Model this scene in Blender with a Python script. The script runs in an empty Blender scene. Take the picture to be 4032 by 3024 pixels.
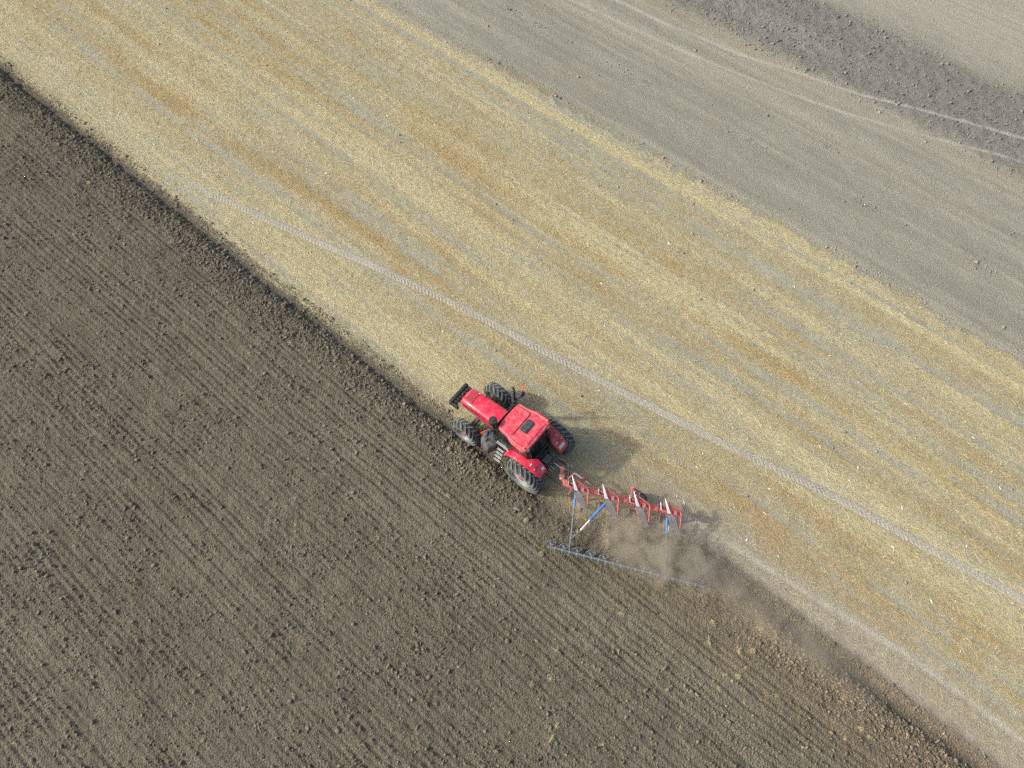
import bpy, bmesh, math, random
import numpy as np
from mathutils import Vector, Matrix

rng = np.random.default_rng(7)
random.seed(7)
scene = bpy.context.scene
R = math.radians

# ------------------------------------------------------------------ camera
CAM_H, CAM_DEP, LENS = 30.0, 63.0, 24.97
cam_d = bpy.data.cameras.new('camera')
cam_d.sensor_width = 36.0
cam_d.lens = LENS
cam_d.clip_end = 3000.0
cam_o = bpy.data.objects.new('camera', cam_d)
scene.collection.objects.link(cam_o)
cam_o.location = (0, 0, CAM_H)
cam_o.rotation_euler = (R(90 - CAM_DEP), 0, 0)
scene.camera = cam_o

# ------------------------------------------------------------------ sky, sun, exposure
SUN_EL = 34.5
world = bpy.data.worlds.new('World')
scene.world = world
world.use_nodes = True
wn = world.node_tree
sky = wn.nodes.new('ShaderNodeTexSky')
sky.sky_type = 'NISHITA'
sky.sun_disc = False
sky.sun_elevation = R(SUN_EL)
sky.sun_rotation = R(270)
sky.dust_density = 4.0
sky.air_density = 1.0
sky.ozone_density = 0.8
bg = wn.nodes['Background']
bg.inputs['Strength'].default_value = 0.15
wn.links.new(sky.outputs['Color'], bg.inputs['Color'])
sun_d = bpy.data.lights.new('sun', 'SUN')
sun_d.energy = 2.1
sun_d.angle = R(2.8)
sun_d.color = (1.0, 0.98, 0.90)
sun_o = bpy.data.objects.new('sun', sun_d)
scene.collection.objects.link(sun_o)
sun_o.location = (-40, 0, 40)
ldir = Vector((math.cos(R(SUN_EL)), 0.02, -math.sin(R(SUN_EL))))
sun_o.rotation_euler = ldir.to_track_quat('-Z', 'Y').to_euler()
scene.view_settings.view_transform = 'Standard'
scene.view_settings.look = 'None'
scene.view_settings.exposure = 0.62
scene.view_settings.gamma = 1.0
scene.view_settings.use_curve_mapping = False
scene.cycles.use_denoising = False
scene.cycles.max_bounces = 5
scene.cycles.diffuse_bounces = 2
scene.cycles.volume_bounces = 1
scene.cycles.volume_step_rate = 1.0

# ------------------------------------------------------------------ helpers
COL = scene.collection

def tag(o, label=None, cat=None, group=None, kind=None):
    if label: o['label'] = label
    if cat: o['category'] = cat
    if group: o['group'] = group
    if kind: o['kind'] = kind
    return o

def link(name, me, mat=None, parent=None, loc=None):
    o = bpy.data.objects.new(name, me)
    COL.objects.link(o)
    if mat is not None and me is not None and not me.materials:
        me.materials.append(mat)
    if parent is not None:
        o.parent = parent
    if loc is not None:
        o.location = loc
    return o

def empty(name, loc, rot=(0, 0, 0)):
    o = bpy.data.objects.new(name, None)
    COL.objects.link(o)
    o.location = loc
    o.rotation_euler = rot
    o.empty_display_size = 0.3
    return o

class MB:
    """collects simple solids into one mesh"""
    def __init__(s):
        s.v, s.f = [], []
    def add(s, vs, fs):
        n = len(s.v)
        s.v += [tuple(p) for p in vs]
        s.f += [tuple(i + n for i in f) for f in fs]
        return s
    def box(s, c, size, rot=None):
        hx, hy, hz = size[0] / 2, size[1] / 2, size[2] / 2
        pts = [Vector((x, y, z)) for x in (-hx, hx) for y in (-hy, hy) for z in (-hz, hz)]
        if rot is not None:
            pts = [rot @ p for p in pts]
        c = Vector(c)
        return s.add([c + p for p in pts], [(0, 1, 3, 2), (4, 6, 7, 5), (0, 4, 5, 1), (2, 3, 7, 6), (0, 2, 6, 4), (1, 5, 7, 3)])
    def bar(s, a, b, w, h, up=(0, 0, 1)):
        a, b = Vector(a), Vector(b)
        d = (b - a); L = d.length; d.normalize()
        upv = Vector(up)
        if abs(d.dot(upv)) > .97: upv = Vector((1, 0, 0))
        y = upv.cross(d).normalized(); z = d.cross(y)
        return s.box((a + b) / 2, (L, w, h), Matrix((d, y, z)).transposed())
    def tube(s, pts, r, n=10, r1=None):
        pts = [Vector(p) for p in pts]
        m = len(pts)
        rings = []
        ref = Vector((0, 0, 1))
        for i, p in enumerate(pts):
            d = (pts[min(i + 1, m - 1)] - pts[max(i - 1, 0)]).normalized()
            rf = Vector((1, 0, 0)) if abs(d.dot(ref)) > .95 else ref
            x = rf.cross(d).normalized(); y = d.cross(x)
            rr = r if r1 is None else r + (r1 - r) * i / (m - 1)
            rings.append([p + (x * math.cos(2 * math.pi * k / n) + y * math.sin(2 * math.pi * k / n)) * rr for k in range(n)])
        vs = [q for g in rings for q in g]
        fs = [(i * n + k, i * n + (k + 1) % n, (i + 1) * n + (k + 1) % n, (i + 1) * n + k) for i in range(m - 1) for k in range(n)]
        fs += [tuple(reversed(range(n))), tuple((m - 1) * n + k for k in range(n))]
        return s.add(vs, fs)
    def lathe(s, prof, n=24, M=None):
        """prof: (r, z) around Z, transformed by M"""
        m = len(prof)
        vs = []
        for r, z in prof:
            for k in range(n):
                a = 2 * math.pi * k / n
                p = Vector((r * math.cos(a), r * math.sin(a), z))
                vs.append(M @ p if M is not None else p)
        fs = [(i * n + k, i * n + (k + 1) % n, (i + 1) * n + (k + 1) % n, (i + 1) * n + k) for i in range(m - 1) for k in range(n)]
        fs += [tuple(reversed(range(n))), tuple((m - 1) * n + k for k in range(n))]
        return s.add(vs, fs)
    def loft(s, secs, cap=True):
        n = len(secs[0]); m = len(secs)
        vs = [q for g in secs for q in g]
        fs = [(i * n + k, i * n + (k + 1) % n, (i + 1) * n + (k + 1) % n, (i + 1) * n + k) for i in range(m - 1) for k in range(n)]
        if cap:
            fs += [tuple(reversed(range(n))), tuple((m - 1) * n + k for k in range(n))]
        return s.add(vs, fs)
    def plate(s, poly, t):
        """planar-ish polygon given in 3D, thickened along its normal"""
        P = [Vector(p) for p in poly]
        nrm = Vector((0, 0, 0))
        for i in range(len(P)):
            nrm += P[i].cross(P[(i + 1) % len(P)])
        nrm.normalize()
        n = len(P)
        vs = [p + nrm * t / 2 for p in P] + [p - nrm * t / 2 for p in P]
        fs = [tuple(range(n)), tuple(reversed(range(n, 2 * n)))] + [((i + 1) % n, i, n + i, n + (i + 1) % n) for i in range(n)]
        return s.add(vs, fs)
    def shift(s, off):
        o = Vector(off)
        s.v = [tuple(Vector(p) - o) for p in s.v]
        return s
    def mesh(s, name, smooth=None):
        me = bpy.data.meshes.new(name)
        me.from_pydata(s.v, [], s.f)
        bm = bmesh.new(); bm.from_mesh(me)
        bmesh.ops.recalc_face_normals(bm, faces=bm.faces)
        bm.to_mesh(me); bm.free()
        if smooth:
            me.polygons.foreach_set('use_smooth', [True] * len(me.polygons))
            me.set_sharp_from_angle(angle=R(smooth))
        return me
    def build(s, name, mat, parent=None, smooth=38, bevel=0, seg=2):
        me = s.mesh(name, smooth)
        o = link(name, me, mat, parent)
        if bevel:
            b = o.modifiers.new('bevel', 'BEVEL')
            b.width = bevel; b.segments = seg; b.limit_method = 'ANGLE'; b.angle_limit = R(40)
        return o

def np_mesh(name, V, F, mat, smooth=False):
    me = bpy.data.meshes.new(name)
    V = np.ascontiguousarray(V, np.float32); F = np.ascontiguousarray(F, np.int32)
    k = F.shape[1]
    me.vertices.add(len(V)); me.vertices.foreach_set('co', V.ravel())
    me.loops.add(F.size); me.loops.foreach_set('vertex_index', F.ravel())
    me.polygons.add(len(F))
    me.polygons.foreach_set('loop_start', np.arange(0, F.size, k, dtype=np.int32))
    me.polygons.foreach_set('loop_total', np.full(len(F), k, np.int32))
    if smooth:
        me.polygons.foreach_set('use_smooth', np.ones(len(F), bool))
    me.update(calc_edges=True)
    me.materials.append(mat)
    return me

def attr(me, name, vals, dom='POINT'):
    if vals.ndim == 2:
        a = me.attributes.new(name, 'FLOAT_COLOR', dom)
        c = np.ones((len(vals), 4), np.float32); c[:, :3] = vals
        a.data.foreach_set('color', c.ravel())
    else:
        a = me.attributes.new(name, 'FLOAT', dom)
        a.data.foreach_set('value', np.ascontiguousarray(vals, np.float32))

# value noise
_lat = rng.random((256, 256))
def vn(x, y, s=0):
    x = np.asarray(x, float) + s * 17.31; y = np.asarray(y, float) + s * 41.77
    xi = np.floor(x).astype(np.int64); yi = np.floor(y).astype(np.int64)
    fx = x - xi; fy = y - yi
    fx = fx * fx * (3 - 2 * fx); fy = fy * fy * (3 - 2 * fy)
    g = lambda a, b: _lat[(a + 7 * s) & 255, (b + 13 * s) & 255]
    return (g(xi, yi) * (1 - fx) + g(xi + 1, yi) * fx) * (1 - fy) + (g(xi, yi + 1) * (1 - fx) + g(xi + 1, yi + 1) * fx) * fy
def fbm(x, y, s=0, o=3):
    t, a, w = 0, 1.0, 0
    for i in range(o):
        t = t + a * vn(x * 2 ** i, y * 2 ** i, s + i); w += a; a *= .5
    return t / w
def sstep(a, b, x):
    t = np.clip((x - a) / (b - a), 0, 1)
    return t * t * (3 - 2 * t)

# field axes: u runs along the rows, v across them (towards the tilled land)
FA = R(140)
EU = np.array([math.cos(FA), math.sin(FA)]); EV = np.array([math.sin(FA), -math.cos(FA)])
def to_xy(u, v):
    return u * EU[0] + v * EV[0], u * EU[1] + v * EV[1]
FPX = LENS / 36.0
def in_view(x, y, m):
    d = R(CAM_DEP)
    zc = y * math.cos(d) + CAM_H * math.sin(d)
    yc = y * math.sin(d) - CAM_H * math.cos(d)
    k = FPX / np.maximum(zc, .1)
    return (zc > 1) & (np.abs(x * k) < .5 * (1 + m)) & (np.abs(yc * k) < .375 * (1 + m))

# ------------------------------------------------------------------ terrain functions
def edge_v(u):      # furrow wall between stubble and ploughed land
    base = np.interp(u, [-60, -1.2, 3.6, 10, 24, 49, 80], [11.1, 10.98, 8.75, 8.66, 8.56, 8.72, 8.75])
    return base + .10 * (vn(u * .5, 3.3, 1) - .5) + .12 * (vn(u * 2.1, 9.3, 2) - .5) + .14 * (vn(u * 5.3, 2.3, 3) - .5)
def edge_b(u):      # stubble / tilled land
    return np.interp(u, [-60, -9, -4, 2, 10, 20, 35, 80], [28.2, 28.15, 28.25, 28.2, 27.9, 27.7, 27.5, 27.3]) + .45 * (vn(u * .45, 5.1, 3) - .5) + .4 * (vn(u * 1.7, 1.1, 4) - .5) + .35 * (vn(u * 4.5, 7.1, 6) - .5)

def wheel_pad(u, v, z):
    return z

def ridge_w(u, v):
    return v + .20 * (vn(u * .16, v * .35, 7) - .5) + .07 * (vn(u * .8, v * .9, 16) - .5)

def work_zone(u, d):    # freshly turned slices between plough and packer
    return sstep(6.0, 4.5, u) * sstep(-6.0, -3.5, u) * sstep(4.2, 3.0, d)

def h_plough(u, v):
    d = edge_v(u) - v
    near = np.interp(d, [0, .10, .28, .55, .80, 1.05, 1.5, 2.2], [0, -.05, -.13, -.13, .03, .09, .03, .01])
    near = near * (0.75 + .5 * vn(u * .9, v * .3, 5)) * (1 - .75 * work_zone(u, d))
    # rolled ridges from the discs
    amp = sstep(1.4, 2.4, d) * (.72 + .42 * sstep(.3, .7, vn(u * .10, v * .5, 6)))
    w1 = ridge_w(u, v)
    groove = np.exp(-((((w1 / .27) % 1) - .5) / .23) ** 2) * (.40 + .60 * sstep(.25, .65, vn(u * .30, np.floor(w1 / .27) * 3.7, 8)))
    broad = np.sin(2 * np.pi * w1 / .61 + 2.0 * vn(u * .08, v * .3, 17))
    z = near - amp * .056 * groove * (.5 + .7 * vn(u * 1.6, v * 2.2, 18)) + .014 * amp * broad
    # pass joints every 2.4 m
    j = np.abs(((d - 1.2) / 2.4) % 1 - .5) * 2.4
    z += sstep(1.5, 2.2, d) * (.05 * np.exp(-(j / .3) ** 2) * (vn(u * .8, d * .2, 9) - .3))
    bank = sstep(.5, .8, d) * (1 - sstep(1.3, 2.2, d))
    rough = .75 + .9 * bank + .5 * sstep(.45, .8, vn(u * .3, v * .5, 10)) - .55 * np.exp(-((d - .42) / .16) ** 2)
    lump = np.abs(fbm(u * 4.2, v * 4.6, 11, 2) - .5) * 2
    z += rough * (.050 * (fbm(u * 1.6, v * 2.0, 12, 2) - .5) + .045 * (.35 - lump) + .050 * (vn(u * 9, v * 10, 13) - .5))
    fade = sstep(0, .15, d)
    return z * fade

TRK = [(52, 5.2), (44, 7.2), (39, 8.2), (35.1, 9.05), (31.2, 9.87), (26.8, 10.77), (23.3, 11.52), (19.95, 12.34), (14.5, 13.41), (9.2, 14.21), (4.25, 14.95), (-.3, 15.74), (-4.5, 16.57), (-8.6, 17.08), (-12.7, 17.61), (-20, 18.4)]
TU = np.array([p[0] for p in TRK][::-1]); TV = np.array([p[1] for p in TRK][::-1])
def trk_v(u):
    return (np.interp(u - 1.2, TU, TV) + np.interp(u, TU, TV) * 2 + np.interp(u + 1.2, TU, TV)) / 4
def trk_mask(u, v, w=.27):
    return np.exp(-((v - trk_v(u)) / w) ** 4) * sstep(36, 29, u)
def grey_v(u):
    return np.interp(u, [-25, -14.7, -9.9, -4.8, -1.2, 3, 6], [12.6, 12.56, 12.55, 12.05, 11.7, 11.5, 11.4])

def stub_masks(u, v):
    wob = .12 * (vn(u * .12, v * .05, 20) - .5)
    vv = v + wob
    G = lambda c, w: np.exp(-((vv - c) / w) ** 2)
    brk = lambda s, a=.35, b=.65: sstep(a, b, fbm(u * .55, s * 3.7 + v * .2, 21, 2))
    bare = np.zeros_like(u)
    for i, (c, w, k) in enumerate([(12.32, .16, .8), (14.15, .17, .85), (17.82, .16, .9), (19.62, .17, .9), (16.1, .1, .35), (21.6, .12, .45), (23.1, .16, .55), (24.1, .14, .5)]):
        bare += k * G(c, w) * (.25 + .75 * brk(i))
    bare += .95 * G(25.35, .42) * (.15 + .85 * sstep(14, 6, u)) * (.6 + .4 * brk(11))
    bare += .7 * G(25.6, .22) * sstep(6, 14, u) * brk(12)
    bare += .8 * np.exp(-((v - grey_v(u)) / .2) ** 2) * sstep(3, -1, u)
    bare += .55 * sstep(.54, .76, fbm(u * .07, vv * 1.7, 22, 3))
    bare += .55 * sstep(.54, .78, fbm(u * .10, vv * 3.2, 23, 3)) + .35 * sstep(.5, .7, vn(u * .04, vv * 4.5, 32)) * sstep(.45, .6, vn(u * .15, vv, 33))
    # raised thin cover where the earth shows between bands, right lower part
    bare += .35 * np.exp(-((v - 14.8) / 1.0) ** 2) * sstep(2, -3, u) * (.3 + vn(u * .4, v * 1.1, 24))
    bare += .4 * np.exp(-((v - 22.6) / 1.6) ** 2) * sstep(10, -2, u) * (.3 + vn(u * .3, v * 1.3, 25))
    bare = np.clip(bare, 0, 1)
    pale = .9 * G(10.0, 1.3) * sstep(4, 10, u) + .75 * G(17.2, .45) + .5 * G(16.0, .5) + 1.1 * G(27.05, .3) + .45 * G(21.3, .6) + .45 * G(15.3, .7) * sstep(-2, 4, u) * 0 + .45 * G(17.0, .6) * sstep(4, -2, u)
    pale = np.clip(pale * (.45 + .9 * fbm(u * .22, vv * 1.3, 26, 3)) + .7 * sstep(.5, .75, fbm(u * .07, vv * 1.3, 27, 3)), 0, 1)
    rust = .95 * G(13.3, .75) + .65 * G(20.7, .9) + .6 * G(18.8, .5) + .6 * G(15.4, .45) + .5 * G(22.2, .5)
    rust = np.clip(rust * (.15 + 1.3 * sstep(.3, .75, fbm(u * .3, vv * .9, 28, 3))) + .5 * sstep(.6, .82, fbm(u * .35, vv * .9, 29, 3)), 0, 1) * (1 - .7 * pale) * sstep(27.2, 24.5, v)
    fine = vn(u * .018, vv * 5.5, 34)
    bare = np.clip(bare + .28 * sstep(.62, .85, fine), 0, 1)
    pale = np.clip(pale + .30 * sstep(.40, .12, fine), 0, 1)
    return bare, pale, rust

def dusty(u, v):    # dust settled beside the fresh furrow
    return sstep(6, -1, u) * sstep(14.2, 11.4, v) * .85

def h_stub(u, v):
    bare, pale, rust = stub_masks(u, v)
    z = .02 * (fbm(u * 1.3, v * 2.2, 30, 3) - .5) + .03 * (vn(u * 5, v * 6, 31) - .5) * (1 - .5 * bare)
    z = z - .02 * bare
    t = trk_mask(u, v, .33)
    z = z * (1 - t) - .028 * t
    return z * sstep(0, .25, v - edge_v(u)) * sstep(0, .25, edge_b(u) - v)

P1 = ([-20, -2.6, 1.06, 6.3, 10.24, 13.78, 19.3, 22.5, 40], [47.6, 42.7, 41.67, 39.96, 39.24, 38.38, 37.8, 37.7, 37.3])
P2 = ([-20, -3.3, 1.13, 3.77, 6.54, 10.3, 14.8, 18.2, 25, 40], [46.3, 40.97, 39.58, 38.73, 37.96, 37.22, 36.57, 36.23, 35.8, 35.5])
def till_masks(u, v):
    lines = np.exp(-((v - np.interp(u, *P1)) / .12) ** 2) * (.65 + .35 * vn(u * .6, 1, 40)) + np.exp(-((v - np.interp(u, *P2)) / .11) ** 2) * (.5 + .45 * vn(u * .5, 7, 41))
    e1 = 39.95 + .5 * (vn(u * .5, 2, 42) - .5); e2 = 46.05 + .6 * (vn(u * .5, 4, 43) - .5)
    strip = sstep(e1 - .7, e1 + .7, v) * (1 - sstep(e2 - .8, e2 + .8, v))
    straw = .75 * np.exp(-((v - 38.9) / .7) ** 2) * (.2 + vn(u * .2, v * .5, 44)) + .3 * sstep(.55, .8, fbm(u * .1, v * .6, 45, 2))
    return np.clip(lines, 0, 1), strip, np.clip(straw, 0, 1) * (1 - strip)
def h_till(u, v):
    lines, strip, straw = till_masks(u, v)
    z = .030 * (fbm(u * .16, v * 2.1, 46, 3) - .5) + .026 * (vn(u * .03, v * 3.6, 49) - .5) + .035 * (fbm(u * 1.2, v * 2.4, 47, 3) - .5)
    z = z * (1 - .5 * strip) + strip * (.07 + .13 * (fbm(u * 2.1, v * 2.6, 48, 3) - .5))
    z -= .02 * lines
    return z * sstep(0, .3, v - edge_b(u))

def ground_z(u, v):
    ev, eb = edge_v(u), edge_b(u)
    return np.where(v < ev, h_plough(u, v), np.where(v < eb, h_stub(u, v), h_till(u, v)))
def ground_xy(x, y):
    u = np.array([x * EU[0] + y * EU[1]]); v = np.array([x * EV[0] + y * EV[1]])
    return float(ground_z(u, v)[0])

# ------------------------------------------------------------------ materials
def new_mat(name):
    m = bpy.data.materials.new(name)
    m.use_nodes = True
    nt = m.node_tree
    return m, nt, nt.nodes['Principled BSDF']
def N(nt, t, **kw):
    n = nt.nodes.new(t)
    for k, v in kw.items():
        if k in n.inputs: n.inputs[k].default_value = v
        else: setattr(n, k, v)
    return n
def mixc(nt, fac, a, b, mode='MIX'):
    n = nt.nodes.new('ShaderNodeMix'); n.data_type = 'RGBA'; n.blend_type = mode
    for sock, val in ((n.inputs[0], fac), (n.inputs[6], a), (n.inputs[7], b)):
        if isinstance(val, (int, float)): sock.default_value = val
        elif isinstance(val, tuple): sock.default_value = (*val, 1)
        else: nt.links.new(val, sock)
    return n.outputs[2]
def noise(nt, scale, detail=3, rough=.6, vec=None):
    n = N(nt, 'ShaderNodeTexNoise', Scale=scale, Detail=detail, Roughness=rough)
    if vec is None:
        tc = nt.nodes.new('ShaderNodeTexCoord'); vec = tc.outputs['Object']
    nt.links.new(vec, n.inputs['Vector'])
    return n.outputs['Fac']
def ramp(nt, src, stops):
    n = nt.nodes.new('ShaderNodeValToRGB')
    while len(n.color_ramp.elements) < len(stops): n.color_ramp.elements.new(.5)
    for e, (p, c) in zip(n.color_ramp.elements, stops):
        e.position = p; e.color = (*c, 1) if isinstance(c, tuple) else (c, c, c, 1)
    nt.links.new(src, n.inputs[0])
    return n.outputs[0]
def mathn(nt, op, a, b):
    n = nt.nodes.new('ShaderNodeMath'); n.operation = op
    for s, v in zip(n.inputs, (a, b)):
        if isinstance(v, (int, float)): s.default_value = v
        else: nt.links.new(v, s)
    return n.outputs[0]
def geo_attr(nt, name):
    a = nt.nodes.new('ShaderNodeAttribute'); a.attribute_name = name
    return a
def bump(nt, bsdf, height, strength, dist):
    b = N(nt, 'ShaderNodeBump', Strength=strength, Distance=dist)
    nt.links.new(height, b.inputs['Height']); nt.links.new(b.outputs[0], bsdf.inputs['Normal'])

def ground_mat(name, fine=1.0, cell=15.0, cstr=.5):
    """soil coloured by the per-vertex tint, broken up by grain noise and fine relief"""
    m, nt, b = new_mat(name)
    col = geo_attr(nt, 'tint').outputs['Color']
    n1 = noise(nt, 14, 4, .7); n2 = noise(nt, 45, 3, .7)
    tcv = nt.nodes.new('ShaderNodeTexCoord')
    vo = N(nt, 'ShaderNodeTexVoronoi', Scale=cell, Randomness=1.0)
    nt.links.new(tcv.outputs['Object'], vo.inputs['Vector'])
    vo2 = N(nt, 'ShaderNodeTexVoronoi', Scale=cell * 2.3, Randomness=1.0)
    nt.links.new(tcv.outputs['Object'], vo2.inputs['Vector'])
    c = mixc(nt, 1.0, col, ramp(nt, n1, [(.25, .66), (.75, 1.34)]), 'MULTIPLY')
    c = mixc(nt, 1.0, c, ramp(nt, n2, [(.3, .70), (.72, 1.32)]), 'MULTIPLY')
    nt.links.new(c, b.inputs['Base Color'])
    b.inputs['Roughness'].default_value = .95
    b.inputs['Specular IOR Level'].default_value = .12
    h = mathn(nt, 'ADD', mathn(nt, 'MULTIPLY', n1, .7), mathn(nt, 'MULTIPLY', n2, .5))
    h = mathn(nt, 'SUBTRACT', h, mathn(nt, 'MULTIPLY', vo.outputs['Distance'], cstr))
    h = mathn(nt, 'SUBTRACT', h, mathn(nt, 'MULTIPLY', vo2.outputs['Distance'], cstr * .6))
    bump(nt, b, h, 1.0, .06 * fine)
    return m
M = {}
M['soil'] = ground_mat('ploughed_soil', 1.1, 13.0, 1.0)
M['stubble'] = ground_mat('stubble_ground', .5, 18.0, .5)
M['tilled'] = ground_mat('tilled_ground', .55, 14.0, .6)

def face_tint_mat(name, rough=.9, spec=.15, nscale=None, nb=0):
    m, nt, b = new_mat(name)
    col = geo_attr(nt, 'tint').outputs['Color']
    if nscale:
        n1 = noise(nt, nscale, 3, .7)
        col = mixc(nt, 1.0, col, ramp(nt, n1, [(.3, .75), (.7, 1.25)]), 'MULTIPLY')
        if nb: bump(nt, b, n1, .8, nb)
    nt.links.new(col, b.inputs['Base Color'])
    b.inputs['Roughness'].default_value = rough
    b.inputs['Specular IOR Level'].default_value = spec
    return m
M['clods'] = face_tint_mat('loose_clods', .95, .1, 30, .02)
M['straw'] = face_tint_mat('straw', .75, .25)

def simple(name, col, rough=.6, metal=0, spec=.4, dust=0, dustcol=(.36, .31, .24), dscale=6, var=.12, coat=0):
    m, nt, b = new_mat(name)
    n1 = noise(nt, 22, 4, .65)
    c = mixc(nt, 1.0, col, ramp(nt, n1, [(.25, 1 - var), (.75, 1 + var)]), 'MULTIPLY')
    if dust:
        nd = noise(nt, dscale, 6, .7)
        f = ramp(nt, nd, [(.42, 0.0), (.78, dust)])
        c = mixc(nt, f, c, dustcol)
        rr = ramp(nt, nd, [(.4, rough), (.75, min(1, rough + .35))])
        nt.links.new(rr, b.inputs['Roughness'])
    else:
        b.inputs['Roughness'].default_value = rough
    nt.links.new(c, b.inputs['Base Color'])
    b.inputs['Metallic'].default_value = metal
    b.inputs['Specular IOR Level'].default_value = spec
    b.inputs['Coat Weight'].default_value = coat
    b.inputs['Coat Roughness'].default_value = .15
    bump(nt, b, n1, .12, .01)
    return m
M['red'] = simple('red_paint', (.60, .008, .045), .25, dust=.5, dustcol=(.60, .22, .22), dscale=4, var=.10, coat=.5)
M['red_roof'] = simple('faded_red_paint', (.60, .040, .070), .5, dust=.75, dustcol=(.64, .27, .25), dscale=5, var=.14)
M['red_dusty'] = simple('dusty_red_paint', (.42, .03, .035), .55, dust=.75, dustcol=(.40, .24, .18), dscale=5, var=.12)
M['plough_red'] = simple('plough_red_paint', (.47, .095, .085), .55, dust=.75, dustcol=(.50, .34, .28), dscale=9, var=.2)
M['seam'] = simple('dust_filled_seam', (.62, .36, .30), .8, var=.25)
M['dark_red'] = simple('dark_red_paint', (.22, .012, .03), .5, dust=.3, dscale=10, var=.2)
M['black'] = simple('black_plastic', (.018, .021, .022), .5, dust=.25, dustcol=(.2, .18, .15), dscale=7, var=.2)
M['chassis'] = simple('dusty_chassis', (.045, .046, .045), .65, dust=.9, dustcol=(.27, .24, .20), dscale=9, var=.3)
M['rubber'] = simple('tyre_rubber', (.036, .044, .047), .8, spec=.25, dust=.55, dustcol=(.17, .17, .155), dscale=4, var=.25)
M['sidewall'] = simple('dusty_tyre_sidewall', (.11, .122, .125), .85, spec=.2, dust=.7, dustcol=(.25, .25, .235), dscale=3, var=.2)
M['lug'] = simple('worn_tyre_lug', (.105, .115, .110), .8, spec=.2, dust=.9, dustcol=(.34, .32, .27), dscale=5, var=.25)
M['rim'] = simple('grey_rim', (.22, .23, .23), .5, metal=.2, dust=.6, dustcol=(.30, .27, .22), dscale=8)
M['weight'] = simple('grey_wheel_weight', (.34, .34, .33), .6, dust=.6, dustcol=(.33, .30, .25), dscale=6)
M['hub_red'] = simple('red_hub', (.40, .03, .06), .5, dust=.3)
M['glass'] = simple('dark_cab_glass', (.012, .016, .015), .08, spec=.6, dust=.12, dustcol=(.12, .11, .09), dscale=3)
M['steel'] = simple('bare_steel', (.42, .43, .44), .38, metal=.7, dust=.4, dustcol=(.33, .29, .24), dscale=18)
M['bright'] = simple('galvanised_step', (.66, .68, .70), .4, metal=.3, dust=.25, dscale=14)
M['share'] = simple('polished_share', (.72, .74, .78), .33, metal=.25, dust=.15, dscale=12, var=.08)
M['slat'] = simple('worn_slat_steel', (.26, .25, .25), .5, metal=.15, dust=.55, dustcol=(.33, .27, .22), dscale=18, var=.2)
M['earthy'] = simple('soil_caked_steel', (.20, .165, .125), .8, dust=.5, dustcol=(.30, .25, .19), dscale=12, var=.3)
M['blue'] = simple('blue_paint', (.02, .17, .45), .45, dust=.35, dscale=14)
M['steel_blue'] = simple('worn_blue_steel', (.095, .125, .140), .5, dust=.55, dustcol=(.30, .29, .26), dscale=14, var=.2)
M['cream'] = simple('mud_caked_paint', (.55, .51, .44), .7, dust=.45, dustcol=(.38, .31, .22), dscale=20)
M['amber'] = simple('amber_lens', (.75, .25, .02), .25, spec=.5)
M['lens'] = simple('pale_lens', (.55, .75, .66), .2, spec=.5)
M['decal'] = simple('white_decal', (.78, .76, .74), .5)
M['indicator'] = simple('orange_red_lamp', (.70, .09, .03), .4)
M['mirror_blue'] = simple('blue_film', (.015, .03, .20), .35)
M['hose'] = simple('hydraulic_hose', (.06, .065, .06), .55, dust=.5, dscale=10)
M['disc'] = simple('worn_disc_steel', (.34, .34, .335), .5, metal=.35, dust=.5, dustcol=(.32, .29, .24), dscale=12, var=.2)
M['husk'] = simple('dry_husk', (.74, .71, .60), .75, var=.2)

# ------------------------------------------------------------------ the ground
def soil_tint(u, v):
    d = edge_v(u) - v
    fresh = sstep(3, -2, u) * sstep(7.0, 1.2, d)                     # newly turned, warmer earth
    old = np.array([.156, .1385, .098]); new = np.array([.210, .169, .114]); dark = np.array([.114, .0995, .070]); light = np.array([.192, .172, .124])
    n = fbm(u * .18, v * .5, 50, 3)
    c = old[None, :] * np.ones((len(u), 1))
    pass_n = vn(np.floor((d - 1.1) / 2.4) * 3.7, u * .03, 51)
    L = sstep(.3, .75, .5 * n + .5 * pass_n) * sstep(34, 4, u + .8 * v)
    c = c + (light - old) * (L * .8)[:, None]
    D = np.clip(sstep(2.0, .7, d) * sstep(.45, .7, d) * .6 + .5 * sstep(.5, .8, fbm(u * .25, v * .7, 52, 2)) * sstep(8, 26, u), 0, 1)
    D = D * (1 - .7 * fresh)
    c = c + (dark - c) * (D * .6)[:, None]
    c = c + (new - c) * (fresh * (.45 + .5 * fbm(u * .3, v * 1.2, 53, 2)))[:, None]
    fl = np.exp(-((d - .42) / .15) ** 2)                              # trodden furrow floor
    c = c + (np.array([.165, .132, .100]) - c) * (fl * .75)[:, None]
    return c * (.85 + .3 * fbm(u * 1.5, v * 1.7, 54, 2))[:, None]
EARTH = np.array([.302, .290, .214])
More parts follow.
